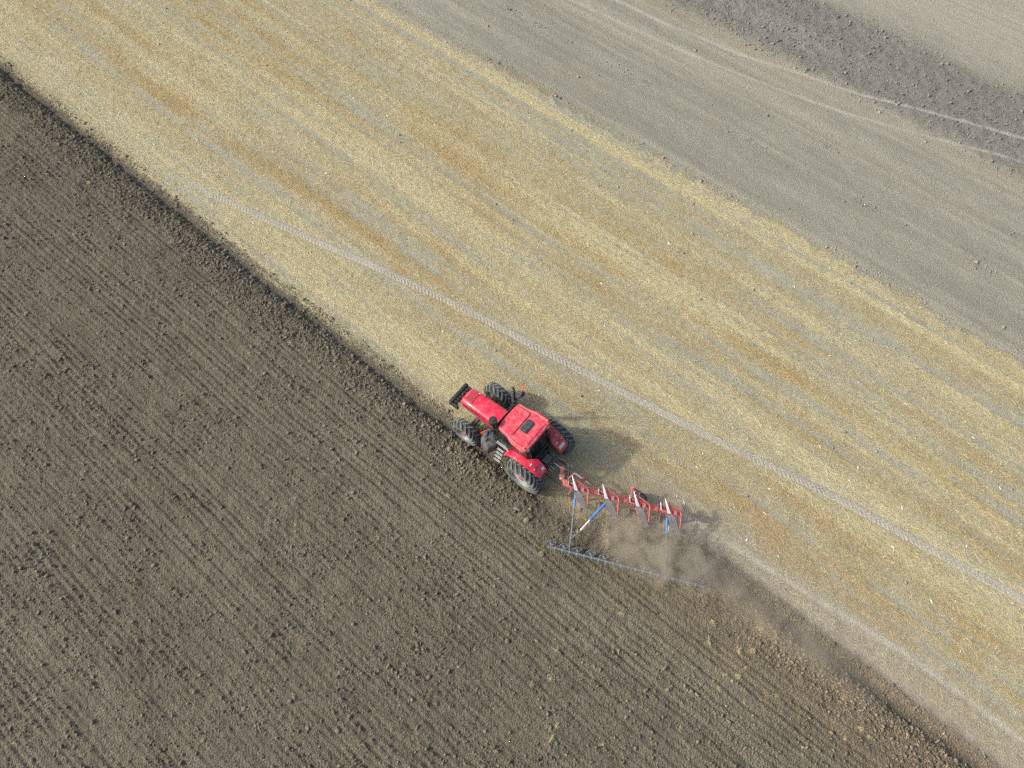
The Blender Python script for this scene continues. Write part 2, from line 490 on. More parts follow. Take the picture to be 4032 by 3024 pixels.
def stub_tint(u, v):
    bare, pale, rust = stub_masks(u, v)
    c = np.array([.345, .293, .175]) * np.ones((len(u), 1))
    c = c + (np.array([.49, .42, .25]) - c) * (pale * .8)[:, None]
    c = c + (np.array([.37, .245, .100]) - c) * (rust * .75)[:, None]
    c = c + (EARTH - c) * (np.clip(bare * 1.05, 0, 1))[:, None]
    ds = dusty(u, v)
    c = c + (np.array([.31, .265, .195]) - c) * ds[:, None]
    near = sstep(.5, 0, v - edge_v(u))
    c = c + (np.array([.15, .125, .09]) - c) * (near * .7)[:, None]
    t2 = np.exp(-((v - grey_v(u)) / .11) ** 2) * sstep(3, -1, u)
    c = c + (np.array([.42, .385, .30]) - c) * (.8 * t2)[:, None]
    t = trk_mask(u, v, .3)
    c = c + (np.array([.35, .325, .265]) - c) * (.7 * t)[:, None]
    return c * (.9 + .2 * fbm(u * 2, v * 2, 55, 2))[:, None]
def till_tint(u, v):
    lines, strip, straw = till_masks(u, v)
    c = np.array([.257, .247, .192]) * np.ones((len(u), 1))
    n = fbm(u * .08, v * .5, 56, 3)
    c = c * (.84 + .32 * n)[:, None] * (.92 + .16 * fbm(u * .05, v * 1.4, 57, 3))[:, None] * (.92 + .16 * fbm(u * .6, v * 1.6, 59, 3))[:, None] * (.94 + .12 * vn(u * .03, v * 3.6, 49))[:, None]
    c = c + (np.array([.37, .345, .275]) - c) * (sstep(46, 50, v) * .45)[:, None]
    c = c + (np.array([.36, .305, .21]) - c) * (straw * .5)[:, None]
    ds = .176 + .05 * vn(u * .15, v * .6, 58)
    c = c + (np.stack([ds, ds * .965, ds * .82], 1) - c) * (strip * .92)[:, None]
    c = c + (np.array([.43, .405, .34]) - c) * (lines * .65)[:, None]
    return c

def field(name, u0, u1, du, vlo, vhi, nv, hfun, tfun, mat, label, margin=.16):
    us = np.arange(u0, u1 + du, du); ts = np.linspace(0, 1, nv + 1)
    lo, hi = vlo(us), vhi(us)
    U = np.repeat(us[:, None], nv + 1, 1); V = lo[:, None] + (hi - lo)[:, None] * ts[None, :]
    X, Y = to_xy(U, V)
    ok = in_view(X, Y, margin)
    q = ok[:-1, :-1] | ok[1:, 1:] | ok[1:, :-1] | ok[:-1, 1:]
    idx = np.arange(U.size).reshape(U.shape)
    F = np.stack([idx[:-1, :-1][q], idx[1:, :-1][q], idx[1:, 1:][q], idx[:-1, 1:][q]], 1)
    used = np.zeros(U.size, bool); used[F.ravel()] = True
    remap = np.cumsum(used) - 1
    F = remap[F][:, ::-1]
    u, v = U.ravel()[used], V.ravel()[used]
    z = hfun(u, v)
    me = np_mesh(name, np.stack([X.ravel()[used], Y.ravel()[used], z], 1), F[:, ::-1] if EU[0] * EV[1] - EU[1] * EV[0] > 0 else F, mat, True)
    attr(me, 'tint', tfun(u, v))
    o = link(name, me)
    return tag(o, label, None, None, 'structure')

cst = lambda c: (lambda u: np.full_like(u, c))
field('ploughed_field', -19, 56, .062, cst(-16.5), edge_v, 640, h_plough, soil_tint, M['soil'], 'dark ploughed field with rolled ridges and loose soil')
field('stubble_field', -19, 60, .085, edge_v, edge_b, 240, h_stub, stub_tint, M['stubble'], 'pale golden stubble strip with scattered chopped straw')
field('tilled_field', -16, 42, .10, edge_b, cst(62.0), 420, h_till, till_tint, M['tilled'], 'smooth grey tilled field with one darker cloddy strip')

# earth going on beyond the part built in relief
gm, gnt, gb = new_mat('distant_ground')
tc = gnt.nodes.new('ShaderNodeTexCoord')
dotn = gnt.nodes.new('ShaderNodeVectorMath'); dotn.operation = 'DOT_PRODUCT'
dotn.inputs[1].default_value = (EV[0], EV[1], 0)
gnt.links.new(tc.outputs['Object'], dotn.inputs[0])
mr = gnt.nodes.new('ShaderNodeMapRange')
mr.inputs['From Min'].default_value = -100; mr.inputs['From Max'].default_value = 100
gnt.links.new(dotn.outputs['Value'], mr.inputs['Value'])
gc = ramp(gnt, mr.outputs[0], [(.0, (.12, .105, .08)), (.543, (.12, .105, .08)), (.545, (.37, .30, .18)), (.638, (.37, .30, .18)), (.642, (.28, .26, .215)), (1.0, (.30, .28, .22))])
gc = mixc(gnt, 1.0, gc, ramp(gnt, noise(gnt, 8, 5, .7, tc.outputs['Object']), [(.25, .7), (.75, 1.3)]), 'MULTIPLY')
gnt.links.new(gc, gb.inputs['Base Color']); gb.inputs['Roughness'].default_value = .95
g = MB().add([(-900, -900, -.45), (900, -900, -.45), (900, 900, -.45), (-900, 900, -.45)], [(0, 1, 2, 3)]).build('ground', gm, None, None)
tag(g, 'open farmland continuing beyond the worked fields', None, None, 'structure')

# tyre track pressed across the stubble (lugs are real relief)
us = np.arange(-17, 34.5, .024)
tw = .38; nx = 20
vc = trk_v(us)
s = np.linspace(-1, 1, nx + 1)
UU = np.repeat(us[:, None], nx + 1, 1); SS = np.repeat(s[None, :], len(us), 0)
VV = vc[:, None] + SS * tw / 2 * (1 + .10 * (vn(UU * 2.2, np.sign(SS) * 3, 60) - .5))
L = np.concatenate([[0], np.cumsum(np.hypot(np.diff(us), np.diff(vc)))])[:, None]
def lugs(off, side):
    ph = ((L + np.abs(SS) * .20 + off) / .205) % 1
    return np.exp(-((ph - .5) / .17) ** 2) * sstep(-.12, .05, SS * side) * sstep(1.0, .86, np.abs(SS))
press = np.clip(lugs(0, 1) + lugs(.1025, -1), 0, 1)
keep = .35 + .65 * sstep(.25, .55, fbm(UU * .35, SS * .4, 61, 2))
ends = sstep(35, 29, UU) * sstep(-16, -2, UU) * .8 + .2
press *= keep * ends
Z = .010 - .026 * press + .010 * (vn(UU * 9, VV * 9, 62) - .5) - .03 * sstep(.85, 1.0, np.abs(SS)) - .03 * sstep(28, 34, UU)
X, Y = to_xy(UU, VV)
idx = np.arange(UU.size).reshape(UU.shape)
F = np.stack([idx[:-1, :-1].ravel(), idx[1:, :-1].ravel(), idx[1:, 1:].ravel(), idx[:-1, 1:].ravel()], 1)
me = np_mesh('tyre_track', np.stack([X.ravel(), Y.ravel(), Z.ravel()], 1), F[:, ::-1], M['stubble'], True)
tt = np.array([.375, .350, .272])[None, :] * (1 - .10 * press.ravel())[:, None] * (.9 + .2 * fbm(UU.ravel() * 1.2, VV.ravel() * 2, 63, 2))[:, None]
attr(me, 'tint', tt)
tag(link('tyre_track', me), 'pale grey tyre track with chevron lug prints crossing the stubble', None, None, 'structure')

# ------------------------------------------------------------------ chopped straw on the stubble
def sample(n, u0, u1, v0, v1, m=.03):
    u = rng.uniform(u0, u1, n); v = rng.uniform(v0, v1, n)
    x, y = to_xy(u, v)
    k = in_view(x, y, m)
    return u[k], v[k]

def straw_tris(u, v, zb, length, width, col, spread=.9, lift=.035):
    n = len(u)
    x, y = to_xy(u, v)
    a = FA + rng.normal(0, spread, n) + np.pi * rng.integers(0, 2, n)
    dx, dy = np.cos(a) * length / 2, np.sin(a) * length / 2
    px, py = -np.sin(a) * width / 2, np.cos(a) * width / 2
    z0 = zb + .004 + rng.uniform(0, .012, n); z1 = z0 + rng.uniform(0, 1, n) ** 2 * lift
    V = np.empty((n, 3, 3))
    V[:, 0] = np.stack([x - dx + px, y - dy + py, z0], 1)
    V[:, 1] = np.stack([x - dx - px, y - dy - py, z0 + .003], 1)
    V[:, 2] = np.stack([x + dx, y + dy, z1], 1)
    return V.reshape(-1, 3), np.arange(3 * n).reshape(-1, 3), col

u, v = sample(2100000, -17, 56, 8, 29)
kk = (v > edge_v(u) - .10 - .25 * rng.random(len(u)) ** 3) & (v < edge_b(u) + .9 * (rng.random(len(u)) ** 2.5))
u, v = u[kk], v[kk]
bare, pale, rust = stub_masks(u, v)
cl = fbm(u * 3.0, v * 3.4, 70, 2)
dens = (.22 + .32 * pale + .22 * rust + .5 * sstep(.4, .7, cl)) * (1 - .88 * bare) * (1 - .78 * trk_mask(u, v, .17))
dens *= 1 - .55 * dusty(u, v)
kk = rng.random(len(u)) < dens * .93
u, v, bare, pale, rust = u[kk], v[kk], bare[kk], pale[kk], rust[kk]
n = len(u)
r = rng.random(n)
cp = np.array([[.63, .575, .355], [.535, .452, .218], [.48, .345, .135], [.35, .25, .108], [.405, .38, .26]])
w = np.stack([.16 + .75 * pale, .40 + .1 * pale - .1 * rust, .20 + .6 * rust, .07 + .28 * rust, .18 + .3 * bare], 1)
w /= w.sum(1, keepdims=True)
ci = (r[:, None] > np.cumsum(w, 1)).sum(1).clip(0, 4)
col = cp[ci] * rng.uniform(.78, 1.12, (n, 1))
ds = dusty(u, v)[:, None] * .6
col = col * (1 - ds) + np.array([.36, .31, .23]) * ds
length = np.clip(rng.lognormal(math.log(.125), .5, n), .04, .42) * (1 + .3 * pale)
V, F, col = straw_tris(u, v, h_stub(u, v), length, rng.uniform(.007, .013, n), col, 1.15 - .75 * np.clip(pale, 0, 1), .05)
# longer pale stalks lying along the rows
ul, vl = sample(130000, -17, 56, 8, 29)
kk = (vl > edge_v(ul) + .05) & (vl < edge_b(ul))
ul, vl = ul[kk], vl[kk]
bl, pl_, rl = stub_masks(ul, vl)
kk = rng.random(len(ul)) < (.10 + .75 * pl_ + .25 * rl) * (1 - .8 * bl) * (1 - .8 * trk_mask(ul, vl, .2)) * (1 - .5 * dusty(ul, vl))
ul, vl, pl_, rl = ul[kk], vl[kk], pl_[kk], rl[kk]
nl_ = len(ul)
cl_ = np.where((rng.random(nl_) < .75 * rl)[:, None], np.array([[.55, .37, .15]]), np.array([[.66, .60, .385]])) * rng.uniform(.8, 1.1, (nl_, 1))
V2, F2, cl_ = straw_tris(ul, vl, h_stub(ul, vl) + .012, rng.uniform(.2, .55, nl_), rng.uniform(.010, .017, nl_), cl_, .55, .05)
F = np.concatenate([F, F2 + len(V)]); V = np.concatenate([V, V2]); col = np.concatenate([col, cl_])
me = np_mesh('chopped_straw', V, F, M['straw'])
attr(me, 'tint', col, 'FACE')
tag(link('chopped_straw', me), 'chopped golden straw lying loose all over the stubble strip', 'straw', None, 'stuff')
N_STRAW = n

# sparse straw bits on the ploughed and the tilled land
u1, v1 = sample(60000, -17, 56, -15, 11.2)
kk = (v1 < edge_v(u1) - .3) & (rng.random(len(u1)) < .05 + .6 * sstep(.62, .8, fbm(u1 * .9, v1 * .9, 71, 2)))
u1, v1 = u1[kk], v1[kk]
u2, v2 = sample(70000, -15, 40, 28, 56)
kk = (v2 > edge_b(u2)) & (rng.random(len(u2)) < .10 + .7 * till_masks(u2, v2)[2] + .8 * np.exp(-(v2 - edge_b(u2)) / .5))
u2, v2 = u2[kk], v2[kk]
u, v = np.concatenate([u1, u2]), np.concatenate([v1, v2]); n = len(u)
col = cp[rng.choice(5, n, p=[.3, .3, .1, .05, .25])] * rng.uniform(.7, 1.05, (n, 1))
V, F, col = straw_tris(u, v, ground_z(u, v) + .01, rng.uniform(.05, .2, n), rng.uniform(.006, .011, n), col, 1.5, .04)
me = np_mesh('straw_bits', V, F, M['straw'])
attr(me, 'tint', col, 'FACE')
tag(link('straw_bits', me), 'sparse dry straw bits mixed into the bare soil', 'straw', None, 'stuff')

# ------------------------------------------------------------------ clods
def ico(sub):
    bm = bmesh.new(); bmesh.ops.create_icosphere(bm, subdivisions=sub, radius=1)
    V = np.array([p.co[:] for p in bm.verts]); F = np.array([[q.index for q in f.verts] for f in bm.faces]); bm.free()
    return V, F
ICO1, ICO2 = ico(1), ico(2)
def clod_shape(base, seed):
    V, F = base
    g = np.random.default_rng(seed)
    W = V.copy()
    for k in range(11):                     # broken flat faces
        nrm = g.normal(size=3); nrm /= np.linalg.norm(nrm)
        dist = g.uniform(.36, .75)
        t = W @ nrm - dist
        W = W - np.where(t > 0, t, 0)[:, None] * nrm * .9
    W *= 1 + g.normal(0, .06, (len(W), 1))
    W *= np.array([g.uniform(1.1, 1.75), g.uniform(.85, 1.15), g.uniform(.6, .9)])
    return W, F
SH1 = [clod_shape(ICO1, i) for i in range(12)]
SH2 = [clod_shape(ICO2, 50 + i) for i in range(12)]

def clod_mesh(name, u, v, rad, shapes, tint, label, sink=.25):
    x, y = to_xy(u, v); z = ground_z(u, v)
    n = len(u); nv = len(shapes[0][0]); F0 = shapes[0][1]
    S = np.stack([s[0] for s in shapes])[rng.integers(0, len(shapes), n)]
    q = rng.normal(size=(n, 4)); q[:, 1:3] *= .45; q /= np.linalg.norm(q, axis=1, keepdims=True)
    w_, a, b, c = q.T
    Rm = np.stack([1 - 2 * (b * b + c * c), 2 * (a * b - c * w_), 2 * (a * c + b * w_), 2 * (a * b + c * w_), 1 - 2 * (a * a + c * c), 2 * (b * c - a * w_), 2 * (a * c - b * w_), 2 * (b * c + a * w_), 1 - 2 * (a * a + b * b)], 1).reshape(n, 3, 3)
    V = np.einsum('nij,nkj->nki', Rm, S) * rad[:, None, None]
    V += np.stack([x, y, z + rad * (.50 - sink)], 1)[:, None, :]
    F = (F0[None] + (np.arange(n) * nv)[:, None, None]).reshape(-1, 3)
    me = np_mesh(name, V.reshape(-1, 3), F, M['clods'])
    attr(me, 'tint', np.repeat(tint, len(F0), 0), 'FACE')
    return link(name, me)

OCT = (np.array([[1, 0, 0], [-1, 0, 0], [0, 1, 0], [0, -1, 0], [0, 0, 1], [0, 0, -1.]]), np.array([[0, 2, 4], [2, 1, 4], [1, 3, 4], [3, 0, 4], [2, 0, 5], [1, 2, 5], [3, 1, 5], [0, 3, 5]]))
SH0 = []
for i in range(16):
    g = np.random.default_rng(200 + i)
    SH0.append((OCT[0] * (1 + g.normal(0, .22, (6, 1))) * np.array([1.15, .95, .75]), OCT[1]))
def clod_spots(n0, k):
    u, v = sample(n0, -17, 52, -15, 11.3, .05)
    d = edge_v(u) - v
    kk = d > -.2
    u, v, d = u[kk], v[kk], d[kk]
    wz = work_zone(u, d)
    bank = sstep(.45, .7, d) * (1 - sstep(1.3, 2.6, d)) * (1 - .6 * wz)
    cl = fbm(u * .55, v * .9, 80, 3)
    dens = .22 + .5 * sstep(.42, .66, cl) + 1.0 * bank + .4 * np.exp(-(d / .15) ** 2)
    ridge = .5 - .5 * np.cos(2 * np.pi * ridge_w(u, v) / .27)
    dens *= 1 - .75 * (1 - np.abs(2 * ridge - 1) * 0 - (1 - ridge)) * sstep(1.6, 2.6, d)
    dens *= (1 - .8 * np.exp(-((d - .42) / .13) ** 2)) * (1 - .4 * wz)
    kk = rng.random(len(u)) < dens * k
    return u[kk], v[kk], bank[kk], cl[kk], wz[kk]
# crumbs, clods, lumps
us_, vs_, bank, cl, wz = clod_spots(215000, .45)
SM = (us_, vs_, rng.uniform(.013, .030, len(us_)) * (1 + .3 * bank))
u, v, bank, cl, wz = clod_spots(330000, .45)
n = len(u)
rad = np.clip(.027 * (1 - rng.random(n)) ** (-1 / 3.8) * (1 + .22 * bank + .12 * sstep(.5, .7, cl)) * (1 - .3 * wz), .024, .092)
order = np.argsort(-rad)
big = order[:300]; mid = order[300:2900]; small = order[2900:49000]
def clod_col(u, v, n):
    return soil_tint(u, v) * rng.uniform(.84, 1.35, (n, 1))
tag(clod_mesh('soil_crumbs', SM[0], SM[1], SM[2], SH0, clod_col(SM[0], SM[1], len(SM[0])), ''), 'fine soil crumbs strewn all over the ploughed field', 'soil crumbs', None, 'stuff')
tag(clod_mesh('soil_clods', u[small], v[small], rad[small], SH1, clod_col(u[small], v[small], len(small)), '', .12), 'small loose soil clods and crumbs covering the ploughed field', 'soil clods', None, 'stuff')
tag(clod_mesh('soil_lumps', u[mid], v[mid], rad[mid], SH2, clod_col(u[mid], v[mid], len(mid)), '', .12), 'fist sized broken soil lumps lying on the ploughed ridges', 'soil lumps', None, 'stuff')
# the 300 largest lumps are things of their own
clod_meshes = []
for i in range(12):
    Vb, Fb = SH2[i]
    mm, cnt, cb = new_mat('clod_earth')
    base = (.155, .128, .095) if i % 3 else (.20, .168, .125)
    n1 = noise(cnt, 9, 4, .7)
    cnt.links.new(ramp(cnt, n1, [(.3, tuple(c * .75 for c in base)), (.7, tuple(c * 1.25 for c in base))]), cb.inputs['Base Color'])
    cb.inputs['Roughness'].default_value = .95
    bump(cnt, cb, n1, .7, .05)
    clod_meshes.append(np_mesh('soil_clod', Vb, Fb, mm))
for k, i in enumerate(big):
    x, y = to_xy(u[i], v[i]); rr = float(rad[i])
    o = link('soil_clod', clod_meshes[k % 12], None, None, (x, y, float(ground_z(u[i:i + 1], v[i:i + 1])[0]) + rr * .33))
    o.scale = (rr, rr, rr); o.rotation_euler = (random.uniform(-.3, .3), random.uniform(-.3, .3), random.uniform(0, 6.28))
    dd = float(edge_v(u[i:i + 1])[0] - v[i])
    if u[i] < 3 and dd < 6: where = 'in the fresh brown earth behind the plough'
    elif dd < 2.9: where = 'on the loose bank beside the furrow wall ahead'
    elif v[i] > -1: where = 'on rolled ridges of the nearer ploughed passes'
    else: where = 'on old grey ploughed passes far from the furrow'
    tag(o, ('extra large' if rr > .075 else 'large') + ' dry soil lump ' + where, 'soil clod', 'large soil lumps ' + where)

for k, (x, y, rr, lab) in enumerate([(0.27, 9.17, .19, 'big pale clod behind the left rear tractor wheel'), (.65, 8.66, .17, 'straw caked pale clod behind the left rear wheel'), (-2.84, 11.95, .17, 'big rounded clod beside the left front tractor wheel')]):
    o = link('soil_clod', clod_meshes[3 * k], None, None, (x, y, ground_xy(x, y) + .05)); o.scale = (rr * .75, rr * .8, rr); o.rotation_euler = (0, 0, 1.1 * k)
    tag(o, lab, 'soil clod')

# clods of the rough strip and the rows on the tilled land
u, v = sample(190000, -15, 40, 28, 58, .05)
lines, strip, straw_ = till_masks(u, v)
e1 = np.exp(-((v - 32.55 + .4 * (vn(u * .3, 1, 82) - .5)) / .22) ** 2) * sstep(.4, .6, vn(u * .6, 3, 83)); e2 = np.exp(-((v - 35.0) / .25) ** 2) * sstep(.55, .7, vn(u * .5, 5, 84)); e3 = np.exp(-((v - edge_b(u) - .35) / .2) ** 2) * sstep(.35, .6, vn(u * .6, 8, 85)); e4 = np.exp(-((v - 39.6) / .4) ** 2)
dens = .018 + .62 * strip + .95 * e1 + .7 * e2 + .8 * e3 + .3 * e4
kk = (v > edge_b(u)) & (rng.random(len(u)) < dens * .62) & (rng.random(len(u)) > lines * .9)
u, v, strip = u[kk], v[kk], strip[kk]
rad = np.clip(.024 * (1 - rng.random(len(u))) ** (-1 / 3.4), .02, .11) * (1 + .15 * strip)
tint = till_tint(u, v) * rng.uniform(.9, 1.22, (len(u), 1))
tag(clod_mesh('grey_clods', u, v, rad, SH0, tint, ''), 'grey clods of the rough strip and rows on the tilled field', 'soil clods', None, 'stuff')
# few crumbs that fell on the stubble
u, v = sample(60000, -15, 52, 8, 28.2, .05)
dd = v - edge_v(u)
g25 = np.exp(-((v - 24.6) / 1.6) ** 2)
dens = .30 * np.exp(-(dd / .22) ** 2) + .004 + .10 * g25 * sstep(.5, .7, vn(u * .8, v * 1.5, 86)) + .06 * stub_masks(u, v)[0]
kk = (dd > 0) & (rng.random(len(u)) < dens) & (trk_mask(u, v, .3) < .3)
u, v = u[kk], v[kk]
rad = np.clip(.018 * (1 - rng.random(len(u))) ** (-1 / 3.0), .016, .09)
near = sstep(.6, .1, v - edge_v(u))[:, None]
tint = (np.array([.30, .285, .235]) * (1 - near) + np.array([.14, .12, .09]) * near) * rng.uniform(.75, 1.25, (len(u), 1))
tag(clod_mesh('stubble_crumbs', u, v, rad, SH1, tint, ''), 'grey soil crumbs scattered between the stubble straw', 'soil clods', None, 'stuff')

# ------------------------------------------------------------------ husks and straw tufts (each a thing)
def husk_mesh(seed):
    g = random.Random(seed)
    L, w, c = 1.0, g.uniform(.16, .30), g.uniform(-.3, .3)
    secs = []
    for i in range(6):
        t = i / 5 - .5
        ww = w * (1 - (2 * t) ** 2 * .8) / 2
        cx, cy, cz = t * L, c * t * t * 2, .06 + .12 * (1 - abs(2 * t))
        secs.append([Vector((cx, cy - ww, cz - .05)), Vector((cx, cy, cz + .03)), Vector((cx, cy + ww, cz - .05)), Vector((cx, cy, cz - .02))])
    me = MB().loft(secs).mesh('dry_husk', 60)
    me.materials.append(M['husk'])
    return me
hm = [husk_mesh(i) for i in range(6)]
hu, hv = sample(4000, -14, 46, 9.3, 28, .0)
keep = (hv > edge_v(hu) + .4) & (rng.random(len(hu)) < .3 + .7 * sstep(18, -4, hu)) & (trk_mask(hu, hv) < .3)
hu, hv = hu[keep][:130], hv[keep][:130]
for i in range(len(hu)):
    x, y = to_xy(hu[i], hv[i])
    o = link('dry_husk', hm[i % 6], None, None, (x, y, float(h_stub(hu[i:i + 1], hv[i:i + 1])[0]) + .008))
    s = random.uniform(.09, .20); o.scale = (s, s * random.uniform(.8, 1.3), s)
    o.rotation_euler = (0, 0, random.uniform(0, 6.28))
    dt = hv[i] - float(trk_v(hu[i:i + 1])[0])
    where = 'between the tyre track and the furrow' if dt < 0 else ('beside the tyre track across the stubble' if dt < 2.5 else ('on straw near the grey tilled field' if hv[i] > 23 else 'on the middle of the stubble strip'))
    tag(o, 'small white dried husk ' + where, 'husk', 'white husks ' + where)

def tuft_mesh(seed):
    g = np.random.default_rng(seed)
    mb = MB()
    for i in range(34):
        a = g.normal(0, .8) + 3.14 * g.integers(0, 2); l = g.uniform(.25, .7); c = g.normal(0, .25, 2)
        p0 = Vector((c[0] - math.cos(a) * l / 2, c[1] - math.sin(a) * l / 2, g.uniform(0, .15))); p2 = p0 + Vector((math.cos(a) * l, math.sin(a) * l, g.uniform(-.05, .25)))
        p1 = (p0 + p2) / 2 + Vector((g.normal(0, .05), g.normal(0, .05), g.uniform(.05, .2)))
        mb.tube([p0, p1, p2], .022, 3)
    me = mb.mesh('straw_tuft', None)
    return me
sm = simple('bleached_straw', (.50, .42, .24), .8, var=.3)
tm = [tuft_mesh(i) for i in range(6)]
for t in tm: t.materials.append(sm)
hu, hv = sample(900, -14, 46, -12, 10.6, .0)
dd = edge_v(hu) - hv
keep = (dd > 1.2) & (rng.random(len(hu)) < .18 + .8 * sstep(6, -6, hu) * sstep(8, 1, dd))
hu, hv = hu[keep][:85], hv[keep][:85]
for i in range(len(hu)):
    x, y = to_xy(hu[i], hv[i])
    o = link('straw_tuft', tm[i % 6], None, None, (x, y, float(h_plough(hu[i:i + 1], hv[i:i + 1])[0]) + .0))
    s = random.uniform(.12, .28); o.scale = (s, s * random.uniform(.5, 1), s); o.rotation_euler = (0, 0, random.uniform(0, 6.28))
    where = 'in fresh brown earth behind the plough' if hu[i] < 2 and edge_v(hu[i:i + 1])[0] - hv[i] < 7 else 'in the older grey ploughed soil'
    tag(o, 'small tuft of bleached straw caught ' + where, 'straw tuft', 'straw tufts ' + where)

for x, y, s_, rz, lab in [(4.02, 8.20, .55, 1.5, 'long straw clump hanging under the second plough body'), (4.06, 7.62, .42, 1.7, 'yellow straw trailing on fresh slice before the packer discs'), (6.75, 7.35, .40, .9, 'straw heap in the dust below the rear plough body')]:
    o = link('straw_tuft', tm[int(x) % 6], None, None, (x, y, ground_xy(x, y) + .02)); o.scale = (s_, s_ * .45, s_ * .6); o.rotation_euler = (0, 0, rz)
    tag(o, lab, 'straw tuft')

# ------------------------------------------------------------------ tractor
T_H, T_ROLL = 140.7, 2.0
T = empty('tractor', (1.254, 11.334, -.04))
hh, ro = R(T_H), R(T_ROLL)
fx = Vector((math.cos(hh), math.sin(hh), 0)); lx = Vector((-math.sin(hh), math.cos(hh), 0)); uz = Vector((0, 0, 1))
lyv = lx * math.cos(ro) - uz * math.sin(ro); luz = uz * math.cos(ro) + lx * math.sin(ro)
T.rotation_euler = Matrix((fx, lyv, luz)).transposed().to_euler()
tag(T, 'red four wheel drive tractor with faded red cab roof ahead of the plough', 'tractor')

def tyre_mesh(Rr, w, nl, lug):
    mb = MB()
    r0 = Rr - lug
    prof = [(r0 * .58, -w * .36), (r0 * .66, -w * .46), (r0 * .82, -w * .52), (r0 * .94, -w * .48), (r0 * .985, -w * .40), (r0, -w * .2), (r0 + .004, 0), (r0, w * .2), (r0 * .985, w * .40), (r0 * .94, w * .48), (r0 * .82, w * .52), (r0 * .66, w * .46), (r0 * .58, w * .36)]
    n = 56
    Mx = Matrix.Rotation(R(-90), 4, 'X')
    vs = []
    for r, z in prof:
        for k in range(n):
            a = 2 * math.pi * k / n
            vs.append((r * math.cos(a), z, r * math.sin(a)))
    m = len(prof)
    fs = [(i * n + k, i * n + (k + 1) % n, (i + 1) * n + (k + 1) % n, (i + 1) * n + k) for i in range(m - 1) for k in range(n)]
    mb.add(vs, fs)
    for side in (-1, 1):
        for i in range(nl):
            a0 = 2 * math.pi * (i + (.5 if side > 0 else 0)) / nl
            secs = []
            for t in (-.06, .25, .55, .85, 1.0, 1.04):
                y = side * t * w * .5
                drop = .0 if t < .8 else (.02 if t < .99 else .07 if t < 1.02 else .16)
                a = a0 + (max(t, 0) ** .85 * w * .5 * .95) / Rr
                hw = (.034 + .010 * t) / Rr
                rt, rb = Rr - drop, r0 - .03 - drop * .8
                sec = [Vector((rr * math.cos(a + s), y, rr * math.sin(a + s))) for rr, s in ((rb, -hw * 1.25), (rt, -hw), (rt, hw), (rb, hw * 1.25))]
                secs.append(sec)
            mb.loft(secs)
    me = mb.mesh('tyre', 30)
    for m_ in (M['rubber'], M['sidewall'], M['lug']): me.materials.append(m_)
    nb = 12 * 56
    side = [0] * len(me.polygons)
    for p in me.polygons:
        rad_ = math.hypot(p.center[0], p.center[2])
        if p.index >= nb: side[p.index] = 2
        elif rad_ < r0 * .955: side[p.index] = 1
    me.polygons.foreach_set('material_index', side)
    return me
def wheel(name, x, y, Rr, w, nl, lug, label=None):
    s = 1 if y > 0 else -1
    rr = (Rr - lug) * .6
    mb = MB()
    Mw = Matrix.Rotation(R(-90) * s, 4, 'X')                  # lathe z -> outward
    mb.lathe([(rr * .2, -w * .3), (rr * .98, -w * .34), (rr, -w * .30), (rr, w * .40), (rr * .93, w * .42), (rr * .88, w * .33), (rr * .80, w * .10), (rr * .42, w * .06), (rr * .36, w * .12), (rr * .2, w * .13)], 36, Mw)
    o = mb.build(name, M['rim'], T, 35)
    o.location = (x, y, Rr)
    k = tyre_cache.setdefault((Rr, w), tyre_mesh(Rr, w, nl, lug))
    link('tyre', k, M['rubber'], o)
    hb = MB()
    hb.lathe([(rr * .30, w * .1), (rr * .30, w * .28), (rr * .22, w * .34), (rr * .1, w * .36)], 16, Mw)
    for i in range(8):
        a = i * math.pi / 4
        hb.tube([Mw @ Vector((rr * .36 * math.cos(a), rr * .36 * math.sin(a), w * .10)), Mw @ Vector((rr * .36 * math.cos(a), rr * .36 * math.sin(a), w * .17))], .018, 6)
    hb.build('hub', M['hub_red'], o)
    if Rr > .8:
        wb = MB()
        wb.lathe([(rr * .40, w * .12), (rr * .78, w * .14), (rr * .78, w * .30), (rr * .70, w * .34), (rr * .42, w * .30)], 28, Mw)
        wb.build('wheel_weight', M['weight'] if s > 0 else M['rim'], o)
    return o
tyre_cache = {}
WB, TR_, RR_, RF_ = 3.33, 1.15, .92, .735
wheel('rear_wheel', 0, TR_, RR_, .60, 21, .05); wheel('rear_wheel', 0, -TR_, RR_, .60, 21, .05)
wheel('front_wheel', WB, TR_ - .02, RF_, .50, 18, .045); wheel('front_wheel', WB, -TR_ + .02, RF_, .50, 18, .045)

# chassis
mb = MB()
mb.box((1.15, 0, .95), (2.3, .52, .55)); mb.box((3.0, 0, .98), (1.9, .44, .48)); mb.box((-.35, 0, .95), (.75, .60, .62))
mb.box((4.15, 0, .92), (.5, .46, .34))
mb.build('chassis', M['chassis'], T, 40, .03)
mb = MB(); mb.tube([(0, -1.0, .92), (0, 1.0, .92)], .17, 14); mb.box((0, 0, .92), (.55, .7, .5))
mb.build('rear_axle', M['chassis'], T, 40, .02)
mb = MB(); mb.bar((WB, -.85, .66), (WB, .85, .66), .22, .18); mb.box((WB, .82, .70), (.26, .16, .34)); mb.box((WB, -.82, .70), (.26, .16, .34))
mb.tube([(WB - .22, -.8, .74), (WB - .24, 0, .76), (WB - .22, .8, .74)], .025, 8)
mb.build('front_axle', M['chassis'], T, 40, .02)
